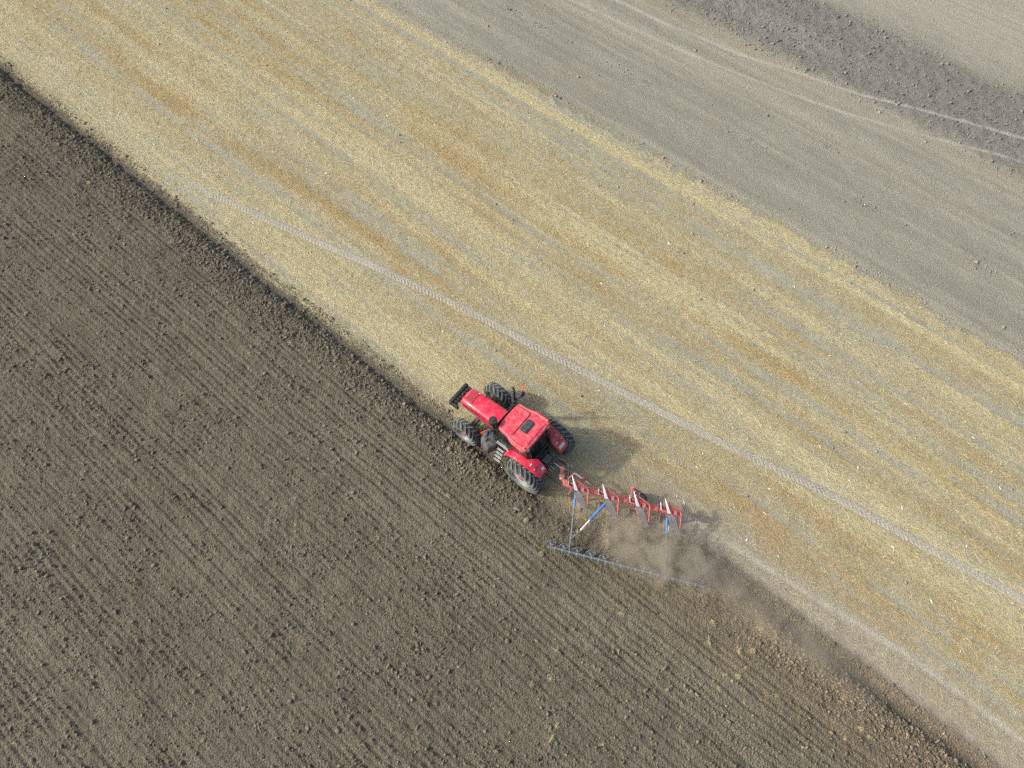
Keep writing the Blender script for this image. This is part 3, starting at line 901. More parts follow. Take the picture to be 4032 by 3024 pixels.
# engine sides under the bonnet
mb = MB()
mb.box((3.0, 0, 1.28), (1.5, .62, .36)); mb.tube([(2.4, .36, 1.25), (3.1, .37, 1.2)], .06, 8); mb.tube([(2.5, .34, 1.1), (2.9, .36, 1.05), (3.2, .34, 1.12)], .035, 8)
mb.box((2.75, .36, 1.02), (.3, .12, .2)); mb.box((2.75, -.36, 1.1), (.5, .12, .3))
mb.build('engine', M['chassis'], T, 40, .015)

# bonnet: lofted sections along x
secs = []
for x, w, zt, zb, sh in [(2.12, .90, 2.03, 1.42, .10), (2.6, .89, 2.00, 1.38, .10), (3.2, .87, 1.945, 1.34, .10), (3.75, .85, 1.87, 1.28, .10), (4.02, .83, 1.80, 1.18, .11), (4.17, .79, 1.73, 1.08, .12), (4.23, .72, 1.60, 1.05, .12)]:
    h = w / 2
    pts = [(-h - .02, zb), (-h - .03, zb + (zt - zb) * .45), (-h, zt - sh), (-h + .035, zt - .045), (-h + .10, zt - .012), (-h * .45, zt), (0, zt + .008), (h * .45, zt), (h - .10, zt - .012), (h - .035, zt - .045), (h, zt - sh), (h + .03, zb + (zt - zb) * .45), (h + .02, zb)]
    secs.append([Vector((x, y, z)) for y, z in pts])
mb = MB().loft(secs)
bonnet = mb.build('bonnet', M['red'], T, 50, .012, 2)
# recessed front screen in the bonnet top
mb = MB().plate([(4.08, .24, 1.803), (4.05, -.27, 1.808), (3.66, -.30, 1.903), (3.66, .25, 1.903)], .014)
mb.build('bonnet_screen', simple('mesh_screen_red', (.30, .012, .028), .6, dust=.3, dustcol=(.42, .22, .18), dscale=30, var=.3), bonnet, None, .006)
mb = MB()
for s in (-1, 1):
    mb.plate([(4.05, s * .422, 1.62), (3.35, s * .452, 1.78), (2.7, s * .462, 1.80), (2.7, s * .474, 1.74), (3.35, s * .466, 1.68), (4.03, s * .440, 1.46)], .012)
mb.build('bonnet_grille', M['black'], bonnet, None)
mb = MB().plate([(4.225, .22, 1.5), (4.225, -.22, 1.5), (4.235, -.2, 1.12), (4.235, .2, 1.12)], .02)
mb.build('front_grille', M['black'], bonnet, None)
for y in (.22, -.22):
    mb = MB().box((4.205, y, 1.56), (.05, .12, .06)); mb.build('headlight', M['lens'], bonnet, None, .01)
MB().box((3.46, -.08, 1.922), (.05, .018, .006), Matrix.Rotation(.9, 3, 'Z')).build('badge', M['decal'], bonnet, None)
MB().box((3.68, -.335, 1.878), (.05, .07, .01)).build('bonnet_latch', M['decal'], bonnet, None, .004)
for s in (-1, 1):
    mb = MB().plate([(3.75, s * .452, 1.43), (2.3, s * .476, 1.50), (2.3, s * .478, 1.54), (3.75, s * .455, 1.47)], .01)
    mb.build('bonnet_stripe', M['dark_red'], bonnet, None)

# front weight carrier
mb = MB()
mb.box((4.74, 0, .93), (.20, 1.22, .34)); 
fw = mb.build('front_weight', M['black'], T, 40, .07, 3)
for y in (-.52, .52): MB().box((4.50, y, .90), (.36, .14, .26)).build('weight_arm', M['black'], fw, 40, .03)
for i in range(6):
    MB().box((4.545, -.375 + .15 * i, .93), (.15, .10, .30)).build('weight_plate', M['black'], fw, 40, .02)
mb = MB().box((4.36, 0, .90), (.2, .5, .24)); mb.tube([(4.62, -.2, 1.08), (4.50, -.05, 1.12), (4.40, .1, 1.1)], .014, 6); mb.build('weight_bracket', M['chassis'], fw, 40, .02)

# cab
def ring(pts, z):
    return [Vector((x, y, z)) for x, y in pts]
cab = empty('cab', (0, 0, 0)); cab.parent = T
base_o = [(1.95, .50), (1.85, .62), (1.2, .72), (.5, .74), (.05, .70), (-.02, .6), (-.02, -.6), (.05, -.70), (.5, -.74), (1.2, -.72), (1.85, -.62), (1.95, -.50)]
mid_o = [(1.96, .52), (1.88, .66), (1.2, .80), (.5, .82), (.05, .74), (-.03, .62), (-.03, -.62), (.05, -.74), (.5, -.82), (1.2, -.80), (1.88, -.66), (1.96, -.52)]
top_o = [(1.74, .54), (1.68, .64), (1.2, .72), (.6, .74), (.26, .70), (.20, .6), (.20, -.6), (.26, -.70), (.6, -.74), (1.2, -.72), (1.68, -.64), (1.74, -.54)]
mb = MB().loft([ring(base_o, 1.15), ring(mid_o, 1.55)])
cabo = mb.build('cab_body', M['black'], T, 35, .02)
bpy.data.objects.remove(cab)
def lerp_o(t):
    return [((1 - t) * a[0] + t * b[0], (1 - t) * a[1] + t * b[1]) for a, b in zip(mid_o, top_o)]
def pane(name, i, j, mat, inset=.05):
    a0, b0 = Vector((*mid_o[i], 1.56)), Vector((*mid_o[j], 1.56)); a1, b1 = Vector((*top_o[i], 2.78)), Vector((*top_o[j], 2.78))
    c = (a0 + b0 + a1 + b1) / 4
    P = [p + (c - p) * inset for p in (a0, b0, b1, a1)]
    return MB().plate(P, .015).build(name, mat, cabo, None)
pane('windscreen', 11, 0, M['glass'], .04); pane('rear_window', 5, 6, M['glass'], .04)
for i, j in ((1, 2), (2, 3), (3, 4), (7, 8), (8, 9), (9, 10)): pane('side_window', i, j, M['glass'], .04)
for i in range(12):
    j = (i + 1) % 12
    if (i, j) in ((0, 1), (4, 5), (6, 7), (10, 11)):
        a0, b0 = Vector((*mid_o[i], 1.55)), Vector((*mid_o[j], 1.55)); a1, b1 = Vector((*top_o[i], 2.79)), Vector((*top_o[j], 2.79))
        MB().plate([a0, b0, b1, a1], .05).build('cab_pillar', M['black'], cabo, None)
# dark cabin interior seen through the glass
mb = MB(); mb.box((.55, 0, 1.62), (.5, .5, .2)); mb.box((.33, 0, 2.0), (.14, .5, .65)); mb.build('seat', M['black'], cabo, 40, .05)
mb = MB(); mb.tube([(1.35, 0, 1.5), (1.2, 0, 1.95)], .03, 8); mb.lathe([(.17, -.012), (.2, -.012), (.2, .012), (.17, .012)], 20, Matrix.Translation((1.2, 0, 1.96)) @ Matrix.Rotation(R(-20), 4, 'Y'))
mb.build('steering_wheel', M['black'], cabo, 40)
# rear window frame rail
mb = MB().tube([(-.06, -.6, 1.6), (-.06, .6, 1.6)], .022, 8); mb.tube([(-.06, .6, 1.6), (.16, .6, 2.76)], .02, 8); mb.tube([(-.06, -.6, 1.6), (.16, -.6, 2.76)], .02, 8)
mb.build('rear_window_frame', M['chassis'], cabo)

# roof
half = [(1.775, 0), (1.77, .40), (1.745, .60), (1.67, .705), (1.50, .755), (1.28, .775), (1.12, .805), (.98, .865), (.85, .905), (.60, .925), (.35, .925), (.21, .895), (.135, .80), (.115, .55), (.105, 0)]
outline = half + [(x, -y) for x, y in reversed(half[1:-1])]
def sc(o, k, kx=None):
    kx = kx or k
    return [(.94 + (x - .94) * kx, y * k) for x, y in o]
mb = MB().loft([ring(sc(outline, .93), 2.79), ring(sc(outline, .985), 2.80), ring(outline, 2.86), ring(sc(outline, .985), 2.925), ring(sc(outline, .93), 2.955), ring(sc(outline, .86), 2.945)])
roof = mb.build('cab_roof', M['red_roof'], cabo, 60)
def slab(name, poly, z0, z1, mat, par, bev=.02):
    mb = MB().loft([ring(poly, z0), ring(poly, z1)])
    return mb.build(name, mat, par, 40, bev, 3)
slab('roof_panel', [(1.64, .50), (1.60, .575), (1.10, .62), (1.03, .56), (1.03, -.56), (1.10, -.62), (1.60, -.575), (1.64, -.50)], 2.94, 2.995, M['red_roof'], roof, .012)
slab('roof_panel', [(.995, .66), (.995, -.66), (.80, -.70), (.24, -.62), (.24, .62), (.80, .70)], 2.94, 2.97, M['red_roof'], roof, .012)
slab('roof_rib', [(.44, .50), (.44, -.50), (.40, -.52), (.28, -.56), (.28, .56), (.40, .52)], 2.965, 2.99, M['red_roof'], roof, .012)
for s_ in (-1, 1):
    MB().bar((1.70, s_ * .66, 2.957), (1.22, s_ * .70, 2.957), .016, .008).bar((1.22, s_ * .70, 2.957), (.86, s_ * .80, 2.957), .016, .008).bar((.86, s_ * .80, 2.957), (.30, s_ * .80, 2.957), .016, .008).build('roof_seam', M['seam'], roof, None)
MB().bar((1.012, -.60, 2.956), (1.012, .60, 2.956), .022, .008).build('roof_seam', M['dark_red'], roof, None)
h_o = slab('roof_hatch', [(.955, .20), (.93, .225), (.66, .225), (.62, .20), (.62, -.34), (.66, -.37), (.93, -.37), (.955, -.34)], 2.965, 3.02, simple('hatch_plastic', (.030, .042, .042), .4, dust=.2, dscale=8), roof, .02)
slab('hatch_lid', [(.90, .165), (.68, .165), (.68, -.31), (.90, -.31)], 3.015, 3.032, simple('hatch_glass', (.045, .062, .064), .25, dust=.3, dscale=6), h_o, .012)
for y in (-.80, .76):
    mb = MB().lathe([(.050, 2.94), (.050, 2.965), (.046, 2.97), (.046, 3.005), (.030, 3.03), (.008, 3.036)], 14, Matrix.Translation((.29, y, .0)))
    mb.build('warning_beacon', M['amber'], roof)
mb = MB().tube([(1.83, -.72, 2.80), (1.88, -.45, 2.80), (1.88, .45, 2.80), (1.83, .72, 2.80)], .03, 8); mb.build('visor_bar', M['black'], roof)
for y in (-.66, .66):
    MB().box((.135, y, 2.765), (.06, .14, .06)).build('work_light', M['lens'], roof, None, .01)

# rear fenders
prof = [(-.74, 1.42), (-.70, 1.58), (-.50, 1.78), (-.22, 1.93), (.10, 1.985), (.45, 1.96), (.78, 1.83), (1.02, 1.62), (1.16, 1.38), (1.20, 1.22)]
for s in (1, -1):
    secs = []
    mt = M['red'] if s > 0 else M['red_dusty']
    for i, (x, z) in enumerate(prof):
        yi = np.interp(x, [-.75, -.3, -.15, .1, 1.2], [.46, .44, .46, .74, .80]); yo = np.interp(x, [-.75, -.4, .3, 1.2], [1.00, 1.07, 1.10, 1.10])
        secs.append([Vector((x, s * yi, z - .02)), Vector((x, s * (yi + .02), z + .012)), Vector((x, s * (yi + yo) / 2, z + .03)), Vector((x, s * (yo - .04), z + .012)), Vector((x, s * yo, z - .05)), Vector((x, s * (yo - .02), z - .07)), Vector((x, s * (yo - .05), z - .02)), Vector((x, s * (yi + .02), z - .05))])
    fo = MB().loft(secs).build('rear_fender', mt, T, 45, .008)
    if s < 0: fo['label'] = 'dusty red rear fender'
    # inner wall between fender and cab
    mb = MB()
    mb.add([(x, s * .735, z - .03) for x, z in prof[3:]] + [(x, s * .735, 1.0) for x, z in prof[3:]], [(i, i + 1, 8 + i - 1, 7 + i) for i in range(6)])
    mb.build('fender_liner', M['black'], fo, None)
    # tail lamp, reflector, sticker and handle pad
    def on(x, y, dz=.045): return Vector((x, s * y, float(np.interp(x, [p[0] for p in prof], [p[1] for p in prof])) + dz))
    sl = math.atan2(1.78 - 1.58, .2)
    Rt = Matrix.Rotation(-sl, 3, 'Y')
    MB().box(on(-.40, .76, .03), (.07, .40, .03), Matrix.Rotation(-.6, 3, 'Y')).build('light_recess', M['dark_red'], fo, None, .01)
    MB().box(on(-.40, .92, .055), (.055, .11, .03), Matrix.Rotation(-.6, 3, 'Y')).build('tail_lamp', M['amber'], fo, None, .008)
    MB().box(on(-.17, .86, .045), (.05, .12, .02), Matrix.Rotation(-.4, 3, 'Y')).build('fender_badge', M['decal'] if s > 0 else M['steel'], fo, None, .006)
    if s > 0:
        st = MB().box(on(-.615, .60, .035), (.10, .13, .008), Rt).build('fender_sticker', M['decal'], fo, None)
        mb = MB()
        for dy in (-.025, .025): mb.box(on(-.615, .60 + dy, .040), (.06, .022, .006), Rt)
        mb.build('sticker_mark', M['black'], st, None)
    else:
        MB().box(on(-.60, .72, .035), (.16, .34, .006), Rt).build('dust_plate', M['cream'], fo, None)
        MB().box(on(-.40, .62, .055), (.05, .14, .02), Matrix.Rotation(-.6, 3, 'Y')).build('reflector', M['cream'], fo, None, .005)

# air precleaner and exhaust
mb = MB().lathe([(.065, 1.7), (.065, 2.90), (.08, 2.92), (.12, 2.94), (.175, 2.96), (.185, 2.99), (.19, 3.20), (.178, 3.235), (.12, 3.25), (.02, 3.255)], 26, Matrix.Translation((2.00, .67, 0)))
mb.build('air_precleaner', M['black'], T, 40)
mb = MB().lathe([(.085, 1.15), (.095, 1.2), (.095, 2.02), (.115, 2.05), (.125, 2.12), (.10, 2.14), (.058, 2.14), (.052, 2.3), (.052, 3.02), (.046, 3.02)], 20, Matrix.Translation((2.22, -.98, 0)))
mb.tube([(2.22, -.98, 2.95), (2.25, -1.0, 3.10), (2.33, -1.03, 3.17)], .05, 12); mb.tube([(2.22, -.98, 1.35), (2.5, -.5, 1.35)], .06, 8)
mb.build('exhaust_stack', M['black'], T, 40)
# mirrors with marker flags
for s, pts in ((1, (1.86, .66)), (-1, (1.86, -.66))):
    yo = .96 if s > 0 else -1.42
    mb = MB().tube([(pts[0], pts[1], 2.45), (2.0, (pts[1] + yo) / 2, 2.42), (2.10, yo, 2.36)], .024, 6); mb.tube([(2.10, yo, 2.38), (2.10, yo, 1.95)], .022, 6)
    mo = mb.build('mirror_arm', M['black'], T)
    MB().box((2.10, yo, 2.12), (.09, .19, .30), Matrix.Rotation(.35 * s, 3, 'Z')).build('mirror', M['mirror_blue'], mo, 40, .03)
    MB().box((2.0, yo - s * .12, 2.30), (.06, .16, .10)).build('side_lamp', M['mirror_blue'], mo, 40, .02)
    MB().bar((2.16, yo + s * .02, 2.42), (2.24, yo + s * .26, 2.46), .07, .05).build('marker_lamp', M['indicator'], mo, 40, .015)

# fuel tank, steps, toolbox
secs = []
for x, y0, y1, z0, z1 in [(1.78, .55, 1.02, .62, 1.05), (1.95, .50, 1.28, .48, 1.12), (2.35, .46, 1.24, .48, 1.18), (2.56, .46, 1.0, .60, 1.15)]:
    secs.append([Vector((x, y0, z0)), Vector((x, y0, z1)), Vector((x, y1 - .14, z1)), Vector((x, y1, z1 - .16)), Vector((x, y1, z0 + .1)), Vector((x, y1 - .1, z0))])
tk = MB().loft(secs).build('fuel_tank', simple('dusty_tank', (.06, .066, .066), .5, dust=.8, dustcol=(.27, .25, .22), dscale=5, var=.25), T, 30, .03)
MB().lathe([(.07, 1.14), (.07, 1.22), (.06, 1.235), (.02, 1.24)], 14, Matrix.Translation((2.28, .98, 0))).build('tank_cap', simple('brown_cap', (.12, .10, .085), .5), tk)
mb = MB(); mb.box((2.15, -.85, .85), (.7, .6, .55)); mb.build('battery_box', M['chassis'], T, 40, .04)
ld = MB(); 
for x in (1.30, 1.66): ld.bar((x, .80, 1.12), (x, 1.22, .42), .03, .05)
lo = ld.build('step_ladder', M['black'], T)
for i in range(4):
    t = i / 3
    st = MB()
    for k in range(2): st.bar((1.31, .90 + .30 * t + .05 * k, 1.04 - .58 * t), (1.65, .90 + .30 * t + .05 * k, 1.04 - .58 * t), .022, .025)
    st.build('step', M['bright'], lo, None)
mb = MB()
for k in range(3): mb.bar((1.18, .74 + .04 * k, 1.33), (1.80, .74 + .04 * k, 1.33), .02, .03)
mb.build('platform', M['bright'], lo, None)
MB().tube([(1.75, .80, 1.3), (1.82, .84, 1.7), (1.80, .82, 2.1)], .016, 6).build('grab_rail', M['black'], T)
mb = MB(); mb.tube([(1.85, .6, 1.5), (1.95, .8, 1.35), (2.0, .62, 1.2)], .018, 6); mb.tube([(1.9, .55, 1.7), (2.0, .7, 1.5), (2.1, .6, 1.3)], .015, 6)
mb.box((1.95, .62, 1.32), (.22, .2, .22)); mb.lathe([(.06, 1.42), (.06, 1.5), (.02, 1.51)], 12, Matrix.Translation((1.93, .64, 0)))
mb.build('cab_filter', M['black'], T, 40, .01)

# rear linkage
mb = MB()
for y in (-.42, .42): mb.tube([(-.35, y, .62), (-.85, y * 1.05, .66), (-1.30, y * 1.1, .62)], .04, 8)
for y in (-.42, .42):
    mb.tube([(-.45, y * .9, 1.38), (-.85, y, 1.36)], .035, 8); mb.tube([(-.85, y, 1.36), (-.95, y * 1.04, .66)], .024, 8)
mb.tube([(-.45, -.40, 1.38), (-.45, .40, 1.38)], .05, 10)
mb.build('lift_linkage', M['chassis'], T, 40)
mb = MB().tube([(-.42, -.04, 1.22), (-.80, -.05, 1.2), (-1.22, -.06, 1.18)], .045, 10)
mb.build('top_link', M['steel'], T)
mb = MB(); mb.box((-.45, .10, 1.45), (.28, .4, .2)); mb.box((-.62, .22, 1.3), (.12, .18, .25)); mb.box((-.5, -.25, 1.35), (.22, .2, .3))
for i in range(5): mb.tube([(-.58, -.1 + .1 * i, 1.48), (-.70, -.1 + .1 * i, 1.48)], .022, 8)
mb.build('hydraulic_valve', M['chassis'], T, 40, .012)
hp = [[(-.66, .3, 1.48), (-.95, .42, 1.55), (-1.2, .2, 1.25), (-1.4, .05, 1.2)], [(-.66, .2, 1.48), (-1.0, .30, 1.62), (-1.25, .1, 1.35), (-1.45, 0, 1.25)], [(-.66, 0, 1.48), (-.95, -.25, 1.6), (-1.2, -.30, 1.4), (-1.42, -.12, 1.25)], [(-.66, -.1, 1.48), (-.9, -.4, 1.5), (-1.15, -.42, 1.3), (-1.4, -.2, 1.2)], [(-.1, .5, 1.6), (-.4, .55, 1.35), (-.7, .35, 1.3)]]
def smooth_path(P, k=5):
    P = [Vector(p) for p in P]; out = []
    for i in range(len(P) - 1):
        p0 = P[max(i - 1, 0)]; p1 = P[i]; p2 = P[i + 1]; p3 = P[min(i + 2, len(P) - 1)]
        for j in range(k):
            t = j / k
            out.append(.5 * ((2 * p1) + (p2 - p0) * t + (2 * p0 - 5 * p1 + 4 * p2 - p3) * t * t + (3 * p1 - p0 - 3 * p2 + p3) * t ** 3))
    return out + [P[-1]]
for P in hp: MB().tube(smooth_path(P), .014, 6).build('hydraulic_hose', M['hose'], T)

# ------------------------------------------------------------------ plough (world-aligned frame)
PO = Vector((4.7, 9.3, ground_xy(4.7, 9.3)))
PL = empty('plough', PO)
tag(PL, 'red four furrow reversible plough with white shares behind the tractor', 'plough')
def P(mb, name, mat, parent=None, smooth=38, bevel=0):
    return mb.shift(PO).build(name, mat, parent or PL, smooth, bevel)
b0, b1 = Vector((2.2, 10.02, .95)), Vector((7.12, 8.63, .95))
bd = (b1 - b0).normalized(); bs = Vector((-bd.y, bd.x, 0))
beam = P(MB().bar(b0, b1, .21, .19), 'main_beam', M['plough_red'], None, 40, .015)
for t in (.30, .56, .82): P(MB().bar(b0 + bd * (4.9 * t - .1), b0 + bd * (4.9 * t + .1), .27, .24), 'beam_clamp', M['plough_red'], beam, 40, .01)
# headstock
mb = MB(); mb.bar((2.17, 10.62, 1.30), (2.17, 10.36, .85), .16, .10); mb.bar((1.98, 10.42, .70), (2.42, 10.55, .70), .10, .12); mb.bar((2.17, 10.36, .90), (2.34, 9.98, .95), .20, .22)
hs = P(mb, 'headstock', M['plough_red'], None, 40, .02)
P(MB().box((2.15, 10.32, .98), (.22, .26, .04)), 'headstock_plate', M['cream'], hs, None, .01)
P(MB().tube([(2.30, 10.48, 1.22), (2.27, 10.18, 1.02)], .055, 12), 'turnover_cylinder', M['black'], hs)
for q in range(2):
    pts = [Vector((2.25 + .2 * math.cos(a) + .12 + .03 * q, 10.62 + .16 * math.sin(a) + .02 * q, 1.28 + .12 * math.sin(a * .5))) for a in np.linspace(2.6, 2.6 + 5.2, 16)]
    P(MB().tube(pts, .013, 6), 'hydraulic_hose', M['hose'], hs)
cy = P(MB().tube([(2.70, 10.42, 1.15), (3.10, 10.12, 1.1)], .05, 12).tube([(3.08, 10.135, 1.1), (3.48, 9.84, 1.05)], .033, 10), 'offset_cylinder', M['slat'])
P(MB().bar((2.74, 10.44, 1.17), (3.50, 9.90, 1.07), .025, .03).box((3.05, 10.16, 1.12), (.10, .16, .14), Matrix.Rotation(R(-37), 3, 'Z')), 'cylinder_bracket', M['dark_red'], cy)
P(MB().tube([(2.40, 10.2, 1.0), (2.70, 10.42, 1.15)], .035, 8).tube([(3.48, 9.84, 1.05), (3.55, 9.66, .98)], .035, 8), 'cylinder_pin', M['plough_red'], cy)

# bodies
bods = [Vector((0, 0, 0)), Vector((1.25, -.37, 0)), Vector((2.53, -.69, 0)), Vector((3.80, -1.00, 0))]
def make_body():
    mb = MB()
    mb.bar((2.64, 9.99, 1.60), (3.18, 9.65, 1.38), .055, .08)
    mb.bar((2.68, 9.80, 1.53), (3.12, 9.66, 1.36), .045, .06); mb.bar((2.74, 9.72, 1.47), (3.05, 9.60, 1.32), .045, .06)
    mb.bar((2.96, 9.60, 1.40), (2.99, 9.78, .98), .14, .18)
    mb.bar((2.82, 9.60, 1.40), (2.82, 9.82, 1.0), .06, .10)
    mb.plate([(2.62, 9.93, 1.57), (3.05, 9.68, 1.34), (2.92, 9.55, 1.30), (2.78, 9.55, 1.34)], .02)
    body = P(mb, 'plough_body', M['plough_red'], None, 40, .006)
    P(MB().plate([(2.60, 9.92, 1.56), (2.86, 9.75, 1.42), (2.90, 9.56, 1.34), (2.80, 9.48, 1.30), (2.66, 9.62, 1.44)], .02), 'frog_plate', M['dark_red'], body, None)
    sh = MB().plate([(2.505, 10.09, 1.77), (2.535, 10.08, 1.765), (2.585, 9.93, 1.70), (2.655, 9.77, 1.60), (2.775, 9.535, 1.43), (2.62, 9.55, 1.46), (2.575, 9.72, 1.57)], .018)
    P(sh, 'share', M['share'], body, None)
    for k, (q0, q1, q2, w) in enumerate([((2.78, 9.53, 1.42), (2.98, 9.25, 1.22), (3.135, 8.82, .90), .032), ((2.73, 9.52, 1.41), (2.90, 9.23, 1.20), (3.05, 8.80, .90), .033), ((2.68, 9.50, 1.40), (2.80, 9.24, 1.20), (2.93, 8.99, 1.0), .032), ((2.63, 9.50, 1.38), (2.71, 9.30, 1.22), (2.80, 9.12, 1.06), .02)]):
        pts = smooth_path([q0, q1, q2], 4)
        mb = MB()
        secs = [[p + Vector((-w * .9, -w * .3, 0)), p + Vector((w * .9, w * .3, .0)), p + Vector((w * .9, w * .3, -.014)), p + Vector((-w * .9, -w * .3, -.014))] for p in pts]
        P(mb.loft(secs), 'mouldboard_slat', M['slat'], body, None)
    P(MB().tube(smooth_path([(3.18, 9.65, 1.38), (3.21, 9.52, 1.33), (3.19, 9.28, 1.18), (3.17, 9.02, 1.0)], 4), .028, 8).tube(smooth_path([(3.15, 9.45, 1.25), (3.12, 9.25, 1.12), (3.16, 9.02, 1.0)], 3), .012, 6), 'rear_brace', M['plough_red'], body)
    # upper skim coulter
    Mx = Matrix.Translation((2.395, 9.90, 1.36)) @ Matrix.Rotation(R(84), 4, 'Y')
    P(MB().lathe([(.02, -.012), (.165, -.006), (.17, 0), (.165, .006), (.02, .012)], 24, Mx), 'coulter_disc', M['share'], body)
    P(MB().bar((2.43, 9.86, 1.36), (2.58, 9.86, 1.02), .04, .07).tube([(2.36, 9.90, 1.36), (2.46, 9.90, 1.36)], .035, 10), 'coulter_arm', M['dark_red'], body)
    # working body below the beam, in the soil
    P(MB().bar((2.93, 9.70, .96), (2.83, 9.52, .10), .09, .13), 'lower_leg', M['plough_red'], body, None, .006)
    lw = [(2.56, 9.86, .12), (2.62, 9.84, .15), (2.86, 9.48, .32), (3.02, 9.12, .52), (2.90, 9.02, .50), (2.70, 9.32, .25), (2.60, 9.55, .02)]
    P(MB().plate(lw, .02), 'lower_mouldboard', M['earthy'], body, None)
    Mx = Matrix.Translation((2.39, 9.66, .30)) @ Matrix.Rotation(R(78), 4, 'Y')
    P(MB().lathe([(.02, -.012), (.18, -.006), (.185, 0), (.18, .006), (.02, .012)], 24, Mx), 'coulter_disc', M['disc'], body)
    P(MB().bar((2.42, 9.68, .30), (2.58, 9.84, .90), .04, .07), 'coulter_arm', M['plough_red'], body)
    return body
body0 = make_body()
for k in range(1, 4):
    c = body0.copy(); COL.objects.link(c); c.parent = PL; c.location = bods[k]
    for ch in list(body0.children):
        d_ = ch.copy(); COL.objects.link(d_); d_.parent = c
# depth wheel on the third body
Mx = Matrix.Translation((5.60, 9.66, .30)) @ Matrix.Rotation(R(-37), 4, 'Z') @ Matrix.Rotation(R(90), 4, 'X')
dw = P(MB().lathe([(.13, -.08), (.24, -.095), (.285, -.07), (.30, 0), (.285, .07), (.24, .095), (.13, .08)], 26, Mx), 'depth_wheel', M['rubber'])
P(MB().bar((5.12, 9.76, 1.12), (5.48, 9.70, .78), .06, .08).bar((5.48, 9.70, .80), (5.52, 9.58, .32), .05, .06).bar((5.12, 9.76, 1.12), (5.02, 9.35, 1.0), .07, .08).box((5.13, 9.78, 1.12), (.14, .12, .10)), 'wheel_bracket', M['plough_red'], dw, None, .008)
rb = P(MB().bar((5.28, 8.98, .86), (5.47, 8.66, .46), .14, .12), 'side_bracket', M['plough_red'], None, None, .01)
P(MB().box((5.33, 8.89, .835), (.15, .10, .02), Matrix.Rotation(R(-30), 3, 'Z')), 'bracket_sticker', M['cream'], rb, None)

# ------------------------------------------------------------------ disc packer towed beside the plough
RO = Vector((4.6, 6.7, ground_xy(4.6, 6.7)))
PK = empty('disc_packer', RO)
tag(PK, 'long steel bar with a row of packer discs trailing the plough on blue arms', 'packer')
def K(mb, name, mat, parent=None, smooth=38, bevel=0):
    return mb.shift(RO).build(name, mat, parent or PK, smooth, bevel)
a0, a1 = Vector((1.46, 7.46, .42)), Vector((7.82, 5.79, .42))
ad = (a1 - a0).normalized()
kb = K(MB().tube([a0, a1], .052, 12), 'packer_bar', M['steel_blue'])
for i in range(20):
    p = a0 + ad * (.35 + .31 * i)
    K(MB().tube([p - ad * .025, p + ad * .025], .064, 10).bar(p, p + Vector((-.02, -.08, -.10)), .03, .03), 'bar_clamp', M['steel'], kb)
nrm = Vector((.14, -.93, .33)).normalized()
q = nrm.to_track_quat('Z', 'Y').to_matrix().to_4x4()
c0, c1 = Vector((1.63, 7.66, .25)), Vector((7.69, 6.02, .25))
disc_o = None
for i in range(12):
    c = c0 + (c1 - c0) * (i / 11)
    if disc_o is None:
        mb = MB().lathe([(.02, -.02), (.06, -.018), (.13, .006), (.215, .03), (.225, .034), (.22, .042), (.13, .02), (.06, .0), (.05, .03), (.02, .03)], 28, q)
        disc_o = mb.build('packer_disc', M['disc'], PK, 35)
        hub = MB().tube([nrm * -.01, nrm * .16, Vector((.02, -.20, .15))], .022, 8).lathe([(.01, .02), (.05, .025), (.05, .06), (.01, .065)], 12, q).build('disc_axle', M['disc'], disc_o)
        disc_o.location = c - RO
    else:
        k = disc_o.copy(); COL.objects.link(k); k.parent = PK; k.location = c - RO; k.rotation_euler = (random.uniform(-.15, .15), random.uniform(-.12, .12), 0)
        h2 = hub.copy(); COL.objects.link(h2); h2.parent = k
ar = K(MB().tube([(2.62, 8.96, .96), (2.47, 7.74, .56), (2.41, 7.40, .46), (2.39, 7.24, .42)], .040, 10, .024), 'tow_arm', M['steel_blue'])
K(MB().tube([(2.70, 9.50, 1.08), (2.62, 8.92, .97)], .052, 12), 'arm_cylinder', M['blue'], ar)
K(MB().tube([(2.665, 9.14, 1.03), (2.645, 8.98, 1.0)], .03, 8).box((2.62, 8.93, .97), (.13, .05, .10)), 'arm_joint', M['steel'], ar)
st = K(MB().tube([(3.93, 9.11, 1.02), (3.27, 8.45, .82)], .062, 12), 'strut', M['blue'])
K(MB().tube([(3.29, 8.47, .82), (2.87, 8.04, .69)], .046, 10), 'strut_rod', M['cream'], st)
K(MB().tube([(2.88, 8.05, .69), (2.50, 7.74, .57)], .03, 8), 'strut_end', M['steel_blue'], st)
tm_ = MB()
g_ = np.random.default_rng(5)
for i in range(26):
    t = g_.uniform(0, 1); p = Vector((2.90, 8.08, .70)).lerp(Vector((2.55, 7.78, .60)), t)
    tm_.tube([p, p + Vector((g_.normal(0, .08), g_.normal(0, .08), g_.uniform(-.12, .03)))], .007, 3)
K(tm_, 'caught_straw', sm, st, None)
ar3 = K(MB().tube([(6.46, 7.94, .80), (6.42, 7.46, .66), (6.30, 6.40, .45), (6.27, 6.20, .42)], .036, 10, .024), 'tow_arm', M['steel_blue'])
K(MB().tube([(6.48, 8.50, 1.02), (6.46, 7.90, .80)], .055, 12), 'arm_cylinder', M['blue'], ar3)
K(MB().tube([(6.53, 8.20, .92), (6.51, 7.98, .86)], .028, 8).box((6.46, 7.91, .80), (.18, .05, .10)), 'arm_joint', M['steel'], ar3)

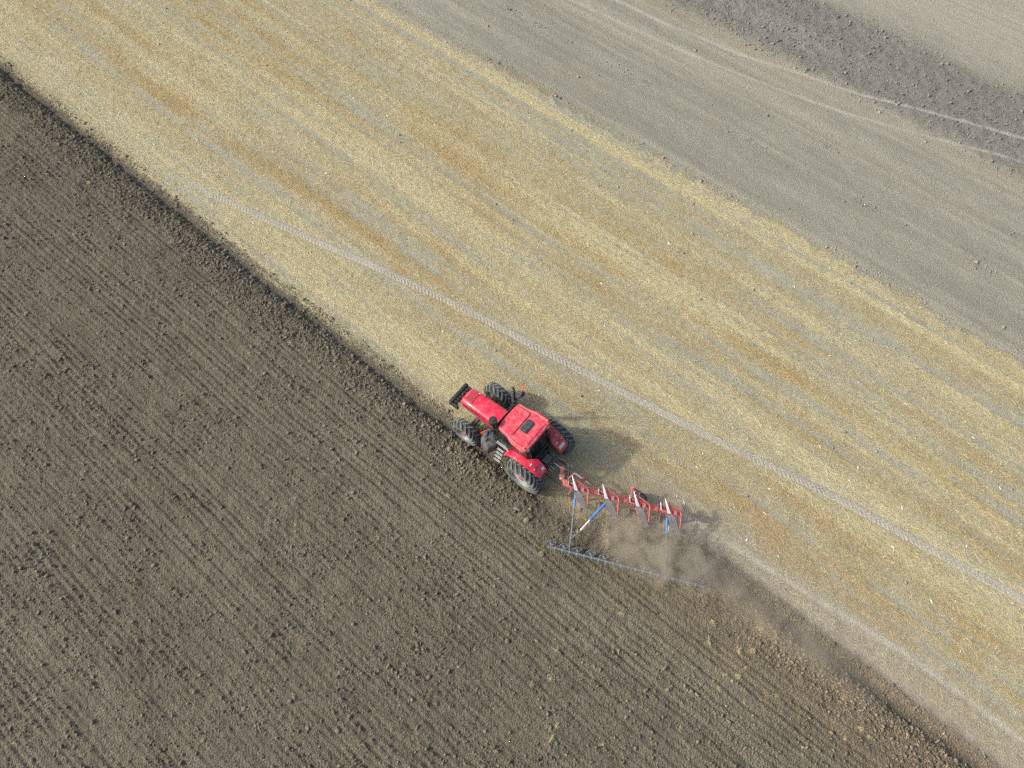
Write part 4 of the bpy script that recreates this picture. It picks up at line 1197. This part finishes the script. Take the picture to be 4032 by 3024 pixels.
# ------------------------------------------------------------------ dust
def dust(name, label, c, size, rotz, dens, nscale, seed, thr=(.40, .72), pw=1.0):
    m = bpy.data.materials.new(name); m.use_nodes = True
    nt = m.node_tree; nt.nodes.clear()
    out = nt.nodes.new('ShaderNodeOutputMaterial')
    pv = nt.nodes.new('ShaderNodeVolumePrincipled')
    pv.inputs['Color'].default_value = (.90, .82, .665, 1)
    pv.inputs['Anisotropy'].default_value = .25
    tc = nt.nodes.new('ShaderNodeTexCoord')
    ln = nt.nodes.new('ShaderNodeVectorMath'); ln.operation = 'LENGTH'
    nt.links.new(tc.outputs['Object'], ln.inputs[0])
    fall = nt.nodes.new('ShaderNodeMapRange'); fall.interpolation_type = 'SMOOTHSTEP'
    fall.inputs['From Min'].default_value = 1.0; fall.inputs['From Max'].default_value = .15
    nt.links.new(ln.outputs['Value'], fall.inputs['Value'])
    geo = nt.nodes.new('ShaderNodeNewGeometry')
    off = nt.nodes.new('ShaderNodeVectorMath'); off.operation = 'ADD'; off.inputs[1].default_value = (seed * 3.1, seed * 1.7, seed)
    nt.links.new(geo.outputs['Position'], off.inputs[0])
    nz = N(nt, 'ShaderNodeTexNoise', Scale=nscale, Detail=4, Roughness=.6, Distortion=.6)
    nt.links.new(off.outputs[0], nz.inputs['Vector'])
    f = ramp(nt, nz.outputs['Fac'], [(thr[0], .0), (thr[1], 1.0)])
    d = mathn(nt, 'MULTIPLY', mathn(nt, 'MULTIPLY', f, mathn(nt, 'POWER', fall.outputs[0], pw)), dens)
    nt.links.new(d, pv.inputs['Density']); nt.links.new(pv.outputs[0], out.inputs['Volume'])
    bm = bmesh.new(); bmesh.ops.create_icosphere(bm, subdivisions=3, radius=1.02)
    me = bpy.data.meshes.new(name); bm.to_mesh(me); bm.free()
    o = link(name, me, m, None, c); o.scale = size; o.rotation_euler = (0, 0, R(rotz))
    return tag(o, label, 'dust', None, 'stuff')
dust('dust_cloud', 'billowing brown dust cloud between the plough and the packer bar', (6.1, 7.2, .5), (3.5, 1.75, 1.0), -24, 3.3, 1.15, 1, (.38, .70))
dust('dust_trail', 'thin dust trail drifting along the fresh furrow behind the plough', (10.3, 4.5, .3), (6.2, 1.05, .8), -40, 1.4, .7, 2, (.32, .72))
dust('dust_veil', 'faint dust veil around the rear wheel and plough headstock', (3.6, 9.6, .5), (3.6, 2.2, 1.1), -20, .35, .6, 3, (.2, .75))
print('straws', N_STRAW, 'tris', sum(sum(len(p.vertices) - 2 for p in o.data.polygons) if len(o.data.polygons) < 3000 else len(o.data.loops) - 2 * len(o.data.polygons) for o in scene.objects if o.type == 'MESH'))
